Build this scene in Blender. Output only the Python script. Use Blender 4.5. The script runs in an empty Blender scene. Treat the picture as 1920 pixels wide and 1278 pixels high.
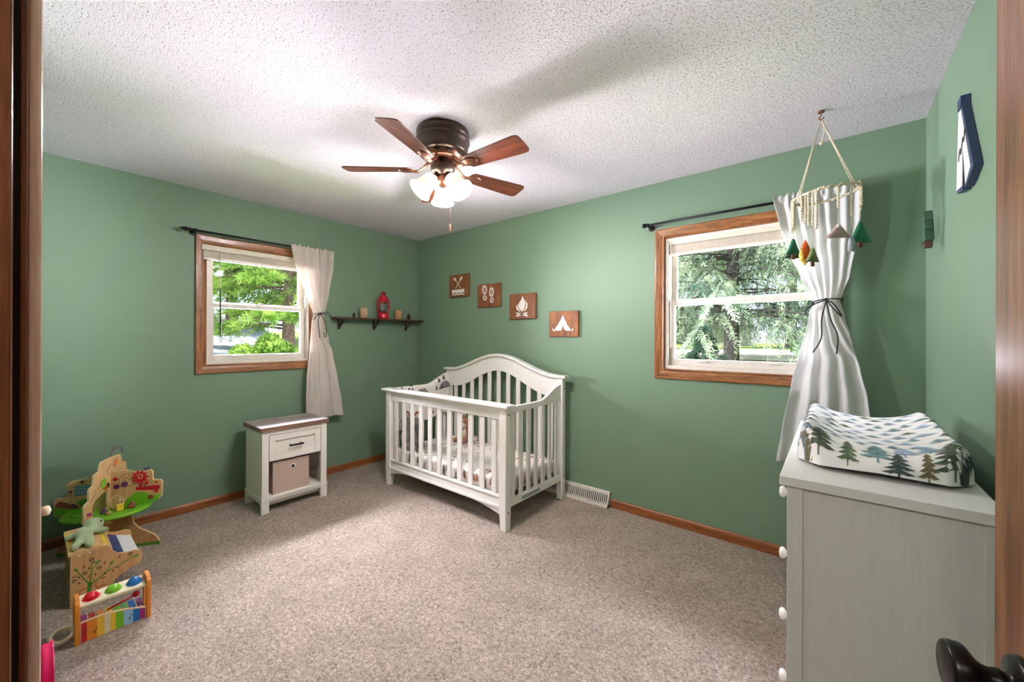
import bpy, bmesh, math, random
import numpy as np
from mathutils import Vector, Matrix, noise as mnoise

random.seed(7)
PI = math.pi
scene = bpy.context.scene
COL = scene.collection
W, D, H = 4.119, 2.884, 2.44          # room: x 0..W, y -D..0, z 0..H

# ------------------------------------------------------------------ camera
cam = bpy.data.cameras.new('camera')
cam.sensor_width = 36.0
cam.lens = 740.64 * 36.0 / 1920.0
cam.shift_y = -(639.0 - 633.09) / 1920.0
cam.clip_start = 0.01
camo = bpy.data.objects.new('camera', cam)
COL.objects.link(camo)
_yaw, _roll = 0.682289, 0.0036015
_F = Vector((-math.sin(_yaw), math.cos(_yaw), 0)); _R = Vector((math.cos(_yaw), math.sin(_yaw), 0)); _U = Vector((0, 0, 1))
_X = math.cos(_roll) * _R + math.sin(_roll) * _U
_Y = -math.sin(_roll) * _R + math.cos(_roll) * _U
mw = Matrix.Identity(4)
for i in range(3):
    mw[i][0], mw[i][1], mw[i][2] = _X[i], _Y[i], -_F[i]
mw.translation = Vector((3.75366, -2.88238, 1.31484))
camo.matrix_world = mw
scene.camera = camo

# ------------------------------------------------------------------ world, sun, lights, exposure
scene.view_settings.view_transform = 'Standard'
scene.view_settings.look = 'None'
scene.view_settings.exposure = 0.42
scene.view_settings.gamma = 1.0
scene.view_settings.use_curve_mapping = False
scene.cycles.use_denoising = True
scene.cycles.max_bounces = 8
scene.cycles.diffuse_bounces = 5
scene.cycles.transparent_max_bounces = 24
scene.cycles.sample_clamp_indirect = 6.0
scene.cycles.caustics_reflective = False
scene.cycles.caustics_refractive = False

world = bpy.data.worlds.new('sky'); scene.world = world
world.use_nodes = True
wn = world.node_tree.nodes; wl = world.node_tree.links
wn.clear()
sky = wn.new('ShaderNodeTexSky'); sky.sky_type = 'HOSEK_WILKIE'
sky.sun_direction = Vector((-0.23, -0.31, 0.92)).normalized(); sky.turbidity = 3.0
bg = wn.new('ShaderNodeBackground'); bg.inputs['Strength'].default_value = 3.3
wo = wn.new('ShaderNodeOutputWorld')
smix = wn.new('ShaderNodeMix'); smix.data_type = 'RGBA'; smix.inputs['Factor'].default_value = .6; smix.inputs['B'].default_value = (.36, .38, .40, 1)   # thin bright cloud over the blue
wl.new(sky.outputs[0], smix.inputs['A']); wl.new(smix.outputs['Result'], bg.inputs['Color']); wl.new(bg.outputs[0], wo.inputs['Surface'])

def light(name, kind, energy, color, loc, target=None, size=None, size_y=None, radius=None, spread=None):
    l = bpy.data.lights.new(name, kind); l.energy = energy; l.color = color
    if kind == 'AREA':
        l.shape = 'RECTANGLE'; l.size = size; l.size_y = size_y or size
        if spread: l.spread = math.radians(spread)
    if kind == 'POINT' and radius: l.shadow_soft_size = radius
    o = bpy.data.objects.new(name, l); COL.objects.link(o); o.location = loc
    if target is not None:
        o.rotation_euler = (Vector(target) - Vector(loc)).to_track_quat('-Z', 'Y').to_euler()
    return o

sun = light('sun', 'SUN', 7.5, (1.0, 0.94, 0.84), (-4, -3, 16), (0, 2.5, 0))
sun.data.angle = math.radians(0.6)
SKYC, GNDC = (0.91, 0.88, 1.0), (0.92, 0.87, 1.0)
# added area lamps, out of view, standing in for daylight from sky and ground
light('sky_fill_back', 'AREA', 700, SKYC, (3.27, 1.5, 3.6), (3.2, 0, 1.4), 2.6, 1.4)
light('ground_fill_back', 'AREA', 850, GNDC, (3.0, 4.2, -0.12), (3.27, 0, 1.6), 6.0, 2.6)
light('sky_fill_left', 'AREA', 2000, SKYC, (-1.5, -1.6, 3.6), (0, -1.6, 1.4), 2.6, 1.4)
light('ground_fill_left', 'AREA', 3700, GNDC, (-4.0, -1.6, -0.12), (0, -1.6, 1.6), 6.0, 2.6)
light('side_fill_left', 'AREA', 1050, (.94, .90, 1.0), (-5.0, -3.9, 1.15), (0, -1.6, 1.6), 3.2, 2.4, spread=110)  # added pair of unseen side fills, aimed in through the windows
light('side_fill_back', 'AREA', 1950, (.94, .89, 1.0), (6.7, 4.2, 1.15), (3.27, 0, 1.6), 4.0, 2.4, spread=110)
# added fill light in the hallway behind the camera
light('hall_fill', 'AREA', 22, (1.0, 0.97, 0.94), (3.45, -3.75, 2.36), (3.2, -2.6, 1.1), 0.9, 0.5)

# ------------------------------------------------------------------ materials
def srgb(h):
    h = h.lstrip('#'); c = [int(h[i:i + 2], 16) / 255 for i in (0, 2, 4)]
    return tuple(x / 12.92 if x <= .04045 else ((x + .055) / 1.055) ** 2.4 for x in c) + (1.0,)

def newmat(name):
    m = bpy.data.materials.new(name); m.use_nodes = True
    nt = m.node_tree; b = nt.nodes['Principled BSDF']
    return m, nt, b

def mat(name, col, rough=.5, metal=0, var=.06, scale=30, bump=0, bscale=80, spec=.5, sheen=0):
    """plain paint / cloth / metal with a little procedural unevenness"""
    m, nt, b = newmat(name); n, l = nt.nodes, nt.links
    c = srgb(col) if isinstance(col, str) else col
    tc = n.new('ShaderNodeTexCoord'); nz = n.new('ShaderNodeTexNoise'); nz.inputs['Scale'].default_value = scale
    nz.inputs['Detail'].default_value = 3
    l.new(tc.outputs['Object'], nz.inputs['Vector'])
    r = n.new('ShaderNodeValToRGB')
    r.color_ramp.elements[0].position = .3; r.color_ramp.elements[1].position = .7
    r.color_ramp.elements[0].color = tuple(x * (1 - var) for x in c[:3]) + (1,)
    r.color_ramp.elements[1].color = tuple(min(1, x * (1 + var)) for x in c[:3]) + (1,)
    l.new(nz.outputs['Fac'], r.inputs['Fac']); l.new(r.outputs['Color'], b.inputs['Base Color'])
    b.inputs['Roughness'].default_value = rough; b.inputs['Metallic'].default_value = metal
    b.inputs['Specular IOR Level'].default_value = spec
    if sheen: b.inputs['Sheen Weight'].default_value = sheen
    if bump:
        n2 = n.new('ShaderNodeTexNoise'); n2.inputs['Scale'].default_value = bscale; n2.inputs['Detail'].default_value = 2
        l.new(tc.outputs['Object'], n2.inputs['Vector'])
        bp = n.new('ShaderNodeBump'); bp.inputs['Strength'].default_value = bump; bp.inputs['Distance'].default_value = .002
        l.new(n2.outputs['Fac'], bp.inputs['Height']); l.new(bp.outputs['Normal'], b.inputs['Normal'])
    return m

def wood(name, dark, mid, lightc, axis='x', rough=.4, stretch=18, scale=4.5, fine=.35, bump=.08, coat=0):
    """grain runs along the given axis"""
    m, nt, b = newmat(name); n, l = nt.nodes, nt.links
    tc = n.new('ShaderNodeTexCoord'); mp = n.new('ShaderNodeMapping')
    s = [stretch] * 3; s['xyz'.index(axis)] = 1.0
    mp.inputs['Scale'].default_value = s
    l.new(tc.outputs['Object'], mp.inputs['Vector'])
    nz = n.new('ShaderNodeTexNoise'); nz.inputs['Scale'].default_value = scale; nz.inputs['Detail'].default_value = 5
    nz.inputs['Roughness'].default_value = .62; nz.inputs['Distortion'].default_value = .5
    l.new(mp.outputs['Vector'], nz.inputs['Vector'])
    n2 = n.new('ShaderNodeTexNoise'); n2.inputs['Scale'].default_value = scale * 5; n2.inputs['Detail'].default_value = 3
    l.new(mp.outputs['Vector'], n2.inputs['Vector'])
    mx = n.new('ShaderNodeMix'); mx.data_type = 'FLOAT'; mx.inputs['Factor'].default_value = fine
    l.new(nz.outputs['Fac'], mx.inputs['A']); l.new(n2.outputs['Fac'], mx.inputs['B'])
    r = n.new('ShaderNodeValToRGB'); e = r.color_ramp.elements
    e[0].position = .36; e[0].color = srgb(dark); e[1].position = .64; e[1].color = srgb(lightc)
    x = e.new(.5); x.color = srgb(mid)
    l.new(mx.outputs['Result'], r.inputs['Fac']); l.new(r.outputs['Color'], b.inputs['Base Color'])
    b.inputs['Roughness'].default_value = rough; b.inputs['Coat Weight'].default_value = coat
    b.inputs['Coat Roughness'].default_value = .15
    if bump:
        bp = n.new('ShaderNodeBump'); bp.inputs['Strength'].default_value = bump; bp.inputs['Distance'].default_value = .001
        l.new(mx.outputs['Result'], bp.inputs['Height']); l.new(bp.outputs['Normal'], b.inputs['Normal'])
    return m

def mat_ceiling():
    """sprayed popcorn finish: soft lumps broken by small deep pits, pit shade also painted in as grey"""
    m, nt, b = newmat('popcorn_ceiling'); n, l = nt.nodes, nt.links
    tc = n.new('ShaderNodeTexCoord')
    pit = n.new('ShaderNodeTexNoise'); pit.inputs['Scale'].default_value = 125; pit.inputs['Detail'].default_value = 2.5; pit.inputs['Roughness'].default_value = .55
    lump = n.new('ShaderNodeTexNoise'); lump.inputs['Scale'].default_value = 150; lump.inputs['Detail'].default_value = 2
    l.new(tc.outputs['Object'], pit.inputs['Vector']); l.new(tc.outputs['Object'], lump.inputs['Vector'])
    r = n.new('ShaderNodeValToRGB'); e = r.color_ramp.elements
    e[0].position = .31; e[0].color = (0, 0, 0, 1); e[1].position = .48; e[1].color = (1, 1, 1, 1)
    l.new(pit.outputs['Fac'], r.inputs['Fac'])
    ad = n.new('ShaderNodeMath'); ad.operation = 'MULTIPLY_ADD'; ad.inputs[1].default_value = .6
    l.new(lump.outputs['Fac'], ad.inputs[0]); l.new(r.outputs['Color'], ad.inputs[2])
    bp = n.new('ShaderNodeBump'); bp.inputs['Strength'].default_value = .8; bp.inputs['Distance'].default_value = .006
    l.new(ad.outputs[0], bp.inputs['Height']); l.new(bp.outputs['Normal'], b.inputs['Normal'])
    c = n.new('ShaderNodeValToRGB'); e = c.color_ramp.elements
    e[0].position = .30; e[0].color = srgb('#b5b2b4'); e[1].position = .43; e[1].color = srgb('#f8f2fb')  # grey of the pits is shade painted into the base colour
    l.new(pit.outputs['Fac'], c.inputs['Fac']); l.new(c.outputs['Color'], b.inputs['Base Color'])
    b.inputs['Roughness'].default_value = .95; b.inputs['Specular IOR Level'].default_value = .1
    return m

def mat_carpet():
    m, nt, b = newmat('carpet'); n, l = nt.nodes, nt.links
    tc = n.new('ShaderNodeTexCoord')
    nz = n.new('ShaderNodeTexNoise'); nz.inputs['Scale'].default_value = 72; nz.inputs['Detail'].default_value = 4
    nz.inputs['Roughness'].default_value = .75; nz.inputs['Distortion'].default_value = 1.2
    n2 = n.new('ShaderNodeTexNoise'); n2.inputs['Scale'].default_value = 5; n2.inputs['Detail'].default_value = 3
    l.new(tc.outputs['Object'], nz.inputs['Vector']); l.new(tc.outputs['Object'], n2.inputs['Vector'])
    r = n.new('ShaderNodeValToRGB'); e = r.color_ramp.elements
    e[0].position = .33; e[0].color = srgb('#7b6d62'); e[1].position = .68; e[1].color = srgb('#dccdc1')
    x = e.new(.5); x.color = srgb('#b7a79b')
    l.new(nz.outputs['Fac'], r.inputs['Fac'])
    r2 = n.new('ShaderNodeValToRGB'); e = r2.color_ramp.elements
    e[0].position = .35; e[0].color = (.86, .86, .86, 1); e[1].position = .65; e[1].color = (1, 1, 1, 1)
    l.new(n2.outputs['Fac'], r2.inputs['Fac'])
    mx = n.new('ShaderNodeMix'); mx.data_type = 'RGBA'; mx.blend_type = 'MULTIPLY'; mx.inputs['Factor'].default_value = 1
    l.new(r.outputs['Color'], mx.inputs['A']); l.new(r2.outputs['Color'], mx.inputs['B'])
    l.new(mx.outputs['Result'], b.inputs['Base Color'])
    bp = n.new('ShaderNodeBump'); bp.inputs['Strength'].default_value = 1.0; bp.inputs['Distance'].default_value = .012
    l.new(nz.outputs['Fac'], bp.inputs['Height']); l.new(bp.outputs['Normal'], b.inputs['Normal'])
    b.inputs['Roughness'].default_value = 1; b.inputs['Specular IOR Level'].default_value = .05
    return m

def mat_glass():
    m, nt, b = newmat('window_glass'); n, l = nt.nodes, nt.links
    n.remove(b)
    t = n.new('ShaderNodeBsdfTransparent'); g = n.new('ShaderNodeBsdfGlossy'); g.inputs['Roughness'].default_value = .02
    f = n.new('ShaderNodeFresnel'); f.inputs['IOR'].default_value = 1.25
    mx = n.new('ShaderNodeMixShader')
    l.new(f.outputs[0], mx.inputs[0]); l.new(t.outputs[0], mx.inputs[1]); l.new(g.outputs[0], mx.inputs[2])
    l.new(mx.outputs[0], n['Material Output'].inputs['Surface'])
    return m

def mat_leaf(name, dark, lightc, scale=6, trans=.35):
    m, nt, b = newmat(name); n, l = nt.nodes, nt.links
    tc = n.new('ShaderNodeTexCoord'); nz = n.new('ShaderNodeTexNoise'); nz.inputs['Scale'].default_value = scale; nz.inputs['Detail'].default_value = 4
    l.new(tc.outputs['Object'], nz.inputs['Vector'])
    r = n.new('ShaderNodeValToRGB'); e = r.color_ramp.elements
    e[0].position = .35; e[0].color = srgb(dark); e[1].position = .65; e[1].color = srgb(lightc)
    l.new(nz.outputs['Fac'], r.inputs['Fac']); l.new(r.outputs['Color'], b.inputs['Base Color'])
    b.inputs['Roughness'].default_value = .6; b.inputs['Specular IOR Level'].default_value = .3
    t = n.new('ShaderNodeBsdfTranslucent'); l.new(r.outputs['Color'], t.inputs['Color'])
    mx = n.new('ShaderNodeMixShader'); mx.inputs[0].default_value = trans
    l.new(b.outputs[0], mx.inputs[1]); l.new(t.outputs[0], mx.inputs[2])
    l.new(mx.outputs[0], n['Material Output'].inputs['Surface'])
    return m

def mat_cloth(name, col, trans=.25, bscale=300):
    m = mat(name, col, .9, var=.03, scale=12, bump=.25, bscale=bscale, spec=.1)
    nt = m.node_tree; n, l = nt.nodes, nt.links; b = n['Principled BSDF']
    t = n.new('ShaderNodeBsdfTranslucent'); t.inputs['Color'].default_value = srgb(col)
    mx = n.new('ShaderNodeMixShader'); mx.inputs[0].default_value = trans
    l.new(b.outputs[0], mx.inputs[1]); l.new(t.outputs[0], mx.inputs[2])
    l.new(mx.outputs[0], n['Material Output'].inputs['Surface'])
    return m

def mat_lit_glass():
    m, nt, b = newmat('lit_frosted_glass'); n, l = nt.nodes, nt.links
    b.inputs['Base Color'].default_value = srgb('#fff4e0'); b.inputs['Roughness'].default_value = .35
    b.inputs['Emission Color'].default_value = (1.0, .90, .74, 1); b.inputs['Emission Strength'].default_value = 30.0
    return m

def planks(name, cols, axis_len='y', width=.06):
    m, nt, b = newmat(name); n, l = nt.nodes, nt.links
    tc = n.new('ShaderNodeTexCoord'); mp = n.new('ShaderNodeMapping')
    mp.inputs['Scale'].default_value = (1 / width, 1.2, 1) if axis_len == 'y' else (1.2, 1 / width, 1)
    l.new(tc.outputs['Object'], mp.inputs['Vector'])
    v = n.new('ShaderNodeTexNoise'); v.inputs['Scale'].default_value = 1.0; v.inputs['Detail'].default_value = 6; v.inputs['Roughness'].default_value = .75
    l.new(mp.outputs['Vector'], v.inputs['Vector'])
    r = n.new('ShaderNodeValToRGB'); e = r.color_ramp.elements
    e[0].position = .36; e[0].color = srgb(cols[0]); e[1].position = .66; e[1].color = srgb(cols[2]); x = e.new(.5); x.color = srgb(cols[1])
    l.new(v.outputs['Fac'], r.inputs['Fac']); l.new(r.outputs['Color'], b.inputs['Base Color'])
    b.inputs['Roughness'].default_value = .65; b.inputs['Specular IOR Level'].default_value = .3
    return m

M = {}
M['green'] = mat('green_wall_paint', '#728c74', .52, var=.02, scale=3, bump=.12, bscale=160, spec=.4)
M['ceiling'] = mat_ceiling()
M['carpet'] = mat_carpet()
M['glass'] = mat_glass()
OAK = ('#4a2611', '#8c572c', '#b07a48')
for a in 'xyz': M['oak_' + a] = wood('oak_trim_' + a, *OAK, axis=a, rough=.38, coat=.2)
for a in 'xyz': M['base_' + a] = wood('stained_baseboard_' + a, '#6b3a1a', '#8a5029', '#a06338', axis=a, rough=.42, stretch=10)
M['doorwood'] = wood('stained_door_veneer', '#5a3018', '#7f4c2b', '#9a6642', axis='z', rough=.3, stretch=25, scale=3, coat=.4)
M['jamb'] = wood('glossy_jamb_wood', '#5a321a', '#6f4023', '#80502f', axis='z', rough=.28, stretch=16, scale=5, coat=.6)
M['jamb_sheen'] = wood('casing_wood_painted_sheen', '#d6b8a4', '#e6cdbc', '#f0ddd0', axis='z', rough=.18, stretch=16, scale=5, coat=.8)  # reflected light painted into the casing as a paler wood colour
M['black'] = mat('black_iron', '#17171a', .45, .6)
M['bronze'] = mat('oil_rubbed_bronze', '#4a3c36', .33, .75)
M['knob'] = mat('dark_bronze_knob', '#211d1c', .28, .7)
M['copper'] = mat('copper_bronze', '#875a49', .36, .8)
M['vinyl'] = mat('ivory_vinyl', '#e6e0d6', .45)
M['blind'] = mat('cream_blind', '#e2d8c6', .55, bump=.1)
M['cribwhite'] = mat('white_crib_paint', '#f6f2ed', .35, var=.015)
M['white'] = mat('white_furniture_paint', '#f0ece6', .45, var=.02)
M['curtain_cream'] = mat_cloth('cream_curtain_cloth', '#efe6e0', .40)
M['curtain_white'] = mat_cloth('white_curtain_cloth', '#eeeeee', .45)
M['cord_black'] = mat('black_cord', '#1d1c1e', .8)
M['blade'] = wood('walnut_fan_blade', '#3a1a10', '#5f2c18', '#7c4225', axis='x', rough=.33, stretch=10, scale=3, coat=.3)
M['litglass'] = mat_lit_glass()
M['litbell'] = mat_lit_glass(); M['litbell'].name = 'lit_frosted_glass_bell'
M['litbell'].node_tree.nodes['Principled BSDF'].inputs['Emission Strength'].default_value = .62
M['litrim'] = mat_lit_glass(); M['litrim'].name = 'lit_frosted_glass_rim'
M['litrim'].node_tree.nodes['Principled BSDF'].inputs['Emission Strength'].default_value = .40
M['sign'] = [wood('stained_plaque_wood_%d' % i, *c, axis='z', rough=.6, stretch=9, scale=5) for i, c in enumerate((
    ('#55301a', '#7a4a29', '#916036'), ('#4a2815', '#7a4627', '#a06c3c'), ('#5f3a20', '#7c4c2a', '#8d5a33'), ('#573020', '#83502c', '#b07238')))]
M['emblem'] = mat('white_emblem_paint', '#ece4dc', .7)
M['shelfwood'] = wood('dark_shelf_board', '#2c1a12', '#43281b', '#553424', axis='y', rough=.5)
M['birch'] = mat('birch_bark', '#c9a887', .8, var=.35, scale=60)
M['palewood'] = wood('pale_turned_wood', '#b27e4e', '#c8935f', '#d8a878', axis='z', rough=.6)
M['red'] = mat('red_enamel', '#b3122a', .25)
M['cone'] = mat('pine_cone_brown', '#3a261b', .8, var=.3)
M['clearglass'] = mat('lantern_glass', '#5f7775', .08)
M['greytop'] = planks('weathered_grey_top', ('#7d7069', '#978c88', '#aca6a8'))
M['topedge'] = wood('brown_edge_band', '#6a4c3c', '#806050', '#8f7060', axis='y', rough=.5)
M['linen'] = mat('pink_beige_linen', '#c3ada0', .95, var=.10, scale=220, bump=.4, bscale=500)
M['dark'] = mat('dark_hole', '#1b1715', .8)
M['dresser'] = wood('white_woodgrain_laminate', '#cfccc7', '#d3d0cb', '#d7d4cf', axis='z', rough=.45, stretch=14, scale=6)
M['dresser_top'] = wood('white_woodgrain_laminate_top', '#dcdad6', '#dfddd9', '#e2e0dc', axis='y', rough=.4, stretch=14, scale=6)
M['knobwhite'] = mat('white_porcelain', '#f1efec', .2)
M['padwhite'] = mat('white_minky_cloth', '#eeebe9', .9, var=.02, scale=8, sheen=.3)
M['jute'] = mat('cream_jute', '#d9cdb2', .95, var=.15, scale=120)
def felt(n, c): return mat(n, c, .95, var=.08, scale=90, bump=.3, bscale=400, sheen=.2)
M['felt_green'] = felt('green_felt', '#1e6a4c'); M['felt_teal'] = felt('dark_teal_felt', '#24403f'); M['felt_orange'] = felt('orange_felt', '#e8641f')
M['felt_yellow'] = felt('yellow_felt', '#eec25a'); M['felt_olive'] = felt('olive_felt', '#6f8050'); M['felt_pink'] = felt('dusty_pink_felt', '#b9a09a')
M['felt_white'] = felt('white_felt', '#e8e6e2'); M['felt_brown'] = felt('brown_felt', '#5d3a26'); M['felt_grey'] = felt('grey_felt', '#9aa1a6')
M['navy'] = mat('navy_paint', '#2d3a5c', .5); M['signwhite'] = mat('white_sign_face', '#d9d7d6', .6)
M['treegreen'] = mat('green_wood_paint', '#3d5f48', .6); M['trunkbrown'] = mat('brown_wood_paint', '#54382c', .6)
M['toywood'] = wood('pale_toy_plywood', '#c9a06c', '#d6b07c', '#e0be8e', axis='z', rough=.5, stretch=8)
M['toyedge'] = mat('pale_plywood_edge', '#e5c99c', .6); M['toytan'] = wood('tan_toy_plywood', '#bd8f5a', '#c99b66', '#d2a873', axis='z', rough=.5, stretch=8)
M['limegreen'] = mat('lime_green_paint', '#6fb52a', .35); M['toygreen'] = mat('leaf_green_paint', '#4d8a2a', .5)
M['toyred'] = mat('toy_red', '#c2202c', .3); M['toyblue'] = mat('toy_blue', '#1d6fb8', .25); M['toylime'] = mat('toy_bright_green', '#77c22d', .25)
M['toycrimson'] = mat('toy_crimson', '#d4152f', .25)
M['toyorange'] = mat('toy_orange', '#e08a2a', .4); M['toyyellow'] = mat('toy_yellow', '#ecc63c', .4); M['toypurple'] = mat('toy_purple', '#6a3566', .4)
M['toynavy'] = mat('toy_navy', '#23306b', .4); M['toyivory'] = mat('toy_ivory', '#e2d6b6', .5); M['toyplate'] = mat('white_toy_plate', '#e6e8ec', .4)
M['toyrust'] = mat('toy_rust_print', '#c25a24', .6); M['toymaroon'] = mat('toy_maroon_print', '#8d4a32', .6); M['toyink'] = mat('toy_dark_print', '#2d2a25', .6)
M['magenta'] = mat('magenta_plastic', '#e0115f', .35); M['lightblue'] = mat('light_blue_print', '#8ec4e0', .4); M['purplepink'] = mat('magenta_print', '#a0267e', .4)
M['plushgreen'] = mat('pale_green_plush', '#a9bd94', 1, var=.08, scale=60, bump=.6, bscale=250, sheen=.4)
M['plushgrey'] = mat('grey_plush', '#8a8480', 1, var=.2, scale=40, bump=.6, bscale=250, sheen=.4)
M['plushbrown'] = mat('brown_plush', '#9a6a4e', 1, var=.25, scale=40, bump=.6, bscale=250, sheen=.4)
M['plushwhite'] = mat('cream_plush', '#d9cbbb', 1, var=.1, scale=40, bump=.6, bscale=250, sheen=.4)
M['sheet'] = mat('printed_white_sheet', '#e9e4de', .95, var=.02, bump=.2)
M['ink_grey'] = mat('grey_print', '#7d7b79', .95, var=.25); M['ink_black'] = mat('charcoal_print', '#3b3733', .95); M['ink_rust'] = mat('rust_print', '#a9663f', .95)
TREES_INK = [mat('tree_print_%d' % i, c, .95, var=.22, scale=60) for i, c in enumerate(
    ('#4d5a46', '#5b6b50', '#6f8f96', '#8fa9bd', '#7f93a8', '#6b6242', '#3f4d4a', '#9db2c9'))]
M['cream_wash'] = mat('cream_print_wash', '#e6d9c6', .95)
M['hallwall'] = mat('hall_wall_paint', '#cfc6b8', .6)

# ------------------------------------------------------------------ mesh builder
class MB:
    def __init__(s): s.v = []; s.f = []; s.mi = []; s.sm = []; s.m = 0; s.M = None
    def add(s, verts, faces, smooth=False):
        o = len(s.v)
        for p in verts:
            p = Vector(p)
            s.v.append(s.M @ p if s.M is not None else p)
        for f in faces:
            s.f.append([i + o for i in f]); s.mi.append(s.m); s.sm.append(smooth)
        return s
    def box(s, x0, x1, y0, y1, z0, z1):
        v = [(x0, y0, z0), (x1, y0, z0), (x1, y1, z0), (x0, y1, z0), (x0, y0, z1), (x1, y0, z1), (x1, y1, z1), (x0, y1, z1)]
        return s.add(v, [(0, 3, 2, 1), (4, 5, 6, 7), (0, 1, 5, 4), (1, 2, 6, 5), (2, 3, 7, 6), (3, 0, 4, 7)])
    def hexa(s, bottom, top):
        return s.add(list(bottom) + list(top), [(0, 3, 2, 1), (4, 5, 6, 7), (0, 1, 5, 4), (1, 2, 6, 5), (2, 3, 7, 6), (3, 0, 4, 7)])
    def prism(s, poly, o, u, v, w, depth, smooth_sides=False, side_m=None):
        """2-D polygon (a,b) in the plane o + a*u + b*v, extruded by depth along w"""
        o, u, v, w = Vector(o), Vector(u), Vector(v), Vector(w)
        n = len(poly)
        A = [o + u * a + v * b for a, b in poly]; B = [p + w * depth for p in A]
        s.add(A + B, [list(range(n))[::-1], list(range(n, 2 * n))])
        m0 = s.m
        if side_m is not None: s.m = side_m
        s.add(A + B, [(i, (i + 1) % n, n + (i + 1) % n, n + i) for i in range(n)], smooth_sides); s.m = m0
        return s
    def ring(s, rings, closed=True, caps=True, smooth=True):
        n = len(rings[0]); V = [p for r in rings for p in r]; F = []
        for i in range(len(rings) - 1):
            for j in range(n if closed else n - 1):
                k = (j + 1) % n
                F.append((i * n + j, i * n + k, (i + 1) * n + k, (i + 1) * n + j))
        s.add(V, F, smooth)
        if caps and closed:
            s.add(rings[0], [list(range(n))[::-1]]); s.add(rings[-1], [list(range(n))])
        return s
    def tube(s, pts, r, n=8, caps=True, flat=1.0):
        pts = [Vector(p) for p in pts]; rr = r if isinstance(r, (list, tuple)) else [r] * len(pts)
        rings = []; prev = None
        for i, p in enumerate(pts):
            t = (pts[min(i + 1, len(pts) - 1)] - pts[max(i - 1, 0)])
            t = t.normalized() if t.length > 1e-9 else Vector((0, 0, 1))
            if prev is None:
                a = Vector((0, 0, 1)) if abs(t.z) < .9 else Vector((1, 0, 0))
                u = t.cross(a).normalized()
            else:
                u = (prev - t * prev.dot(t)); u = u.normalized() if u.length > 1e-6 else t.orthogonal().normalized()
            prev = u; w = t.cross(u)
            rings.append([p + (u * math.cos(2 * PI * j / n) + w * flat * math.sin(2 * PI * j / n)) * rr[i] for j in range(n)])
        return s.ring(rings, caps=caps)
    def loop(s, pts, r, n=8):
        """closed tube"""
        pts = [Vector(p) for p in pts]; m = len(pts); rings = []; c = sum(pts, Vector()) / m
        for i, p in enumerate(pts):
            t = (pts[(i + 1) % m] - pts[i - 1]).normalized(); u = (p - c); u = (u - t * u.dot(t)).normalized(); w = t.cross(u)
            rings.append([p + (u * math.cos(2 * PI * j / n) + w * math.sin(2 * PI * j / n)) * r for j in range(n)])
        rings.append(rings[0])
        return s.ring(rings, caps=False)
    def cyl(s, p0, p1, r0, r1=None, n=16): return s.tube([p0, p1], [r0, r0 if r1 is None else r1], n)
    def lathe(s, prof, c=(0, 0, 0), axis=(0, 0, 1), n=28, caps=True):
        c = Vector(c); a = Vector(axis).normalized(); u = a.orthogonal().normalized(); w = a.cross(u)
        rings = [[c + a * z + (u * math.cos(2 * PI * j / n) + w * math.sin(2 * PI * j / n)) * max(r, 1e-5) for j in range(n)] for r, z in prof]
        return s.ring(rings, caps=caps)
    def ball(s, c, r, n=16, m=10, R=None):
        r = (r, r, r) if not isinstance(r, (tuple, list)) else r
        c = Vector(c); V = []; F = []
        for i in range(m + 1):
            th = PI * i / m
            for j in range(n):
                ph = 2 * PI * j / n
                q = Vector((r[0] * math.sin(th) * math.cos(ph), r[1] * math.sin(th) * math.sin(ph), r[2] * math.cos(th)))
                V.append(c + (R @ q if R is not None else q))
        for i in range(m):
            for j in range(n):
                k = (j + 1) % n
                F.append((i * n + j, (i + 1) * n + j, (i + 1) * n + k, i * n + k))
        return s.add(V, F, True)
    def grid(s, fn, nu, nv, smooth=True, flip=False):
        V = [fn(i / nu, j / nv) for i in range(nu + 1) for j in range(nv + 1)]
        F = []
        for i in range(nu):
            for j in range(nv):
                a = i * (nv + 1) + j; q = (a, a + nv + 1, a + nv + 2, a + 1)
                F.append(q[::-1] if flip else q)
        return s.add(V, F, smooth)
    def build(s, name, mats, parent=None, bevel=0, seg=2, sub=0, solid=0, remesh=0, clean=True):
        me = bpy.data.meshes.new(name)
        off = parent.matrix_world.translation if parent is not None else Vector()
        if parent is not None:
            off = Vector(parent['_o']) if '_o' in parent else off
        me.from_pydata([tuple(p - off) for p in s.v], [], s.f)
        mats = mats if isinstance(mats, (list, tuple)) else [mats]
        for m in mats: me.materials.append(m)
        me.polygons.foreach_set('material_index', s.mi); me.polygons.foreach_set('use_smooth', s.sm)
        me.update()
        if clean:
            bm = bmesh.new(); bm.from_mesh(me); bmesh.ops.remove_doubles(bm, verts=bm.verts, dist=2e-6)
            bmesh.ops.recalc_face_normals(bm, faces=bm.faces); bm.to_mesh(me); bm.free()
        o = bpy.data.objects.new(name, me); COL.objects.link(o)
        if parent is not None:
            o.parent = parent; o['_o'] = tuple(off)
        if remesh:
            md = o.modifiers.new('remesh', 'REMESH'); md.mode = 'VOXEL'; md.voxel_size = remesh; md.use_smooth_shade = True
            sm = o.modifiers.new('smooth', 'SMOOTH'); sm.iterations = 6; sm.factor = .5
        if solid:
            md = o.modifiers.new('solid', 'SOLIDIFY'); md.thickness = solid; md.offset = 0
        if bevel:
            md = o.modifiers.new('bevel', 'BEVEL'); md.width = bevel; md.segments = seg; md.limit_method = 'ANGLE'; md.angle_limit = math.radians(38)
        if sub:
            md = o.modifiers.new('sub', 'SUBSURF'); md.levels = sub; md.render_levels = sub
        return o

def bx(*a): return MB().box(*a)

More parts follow.
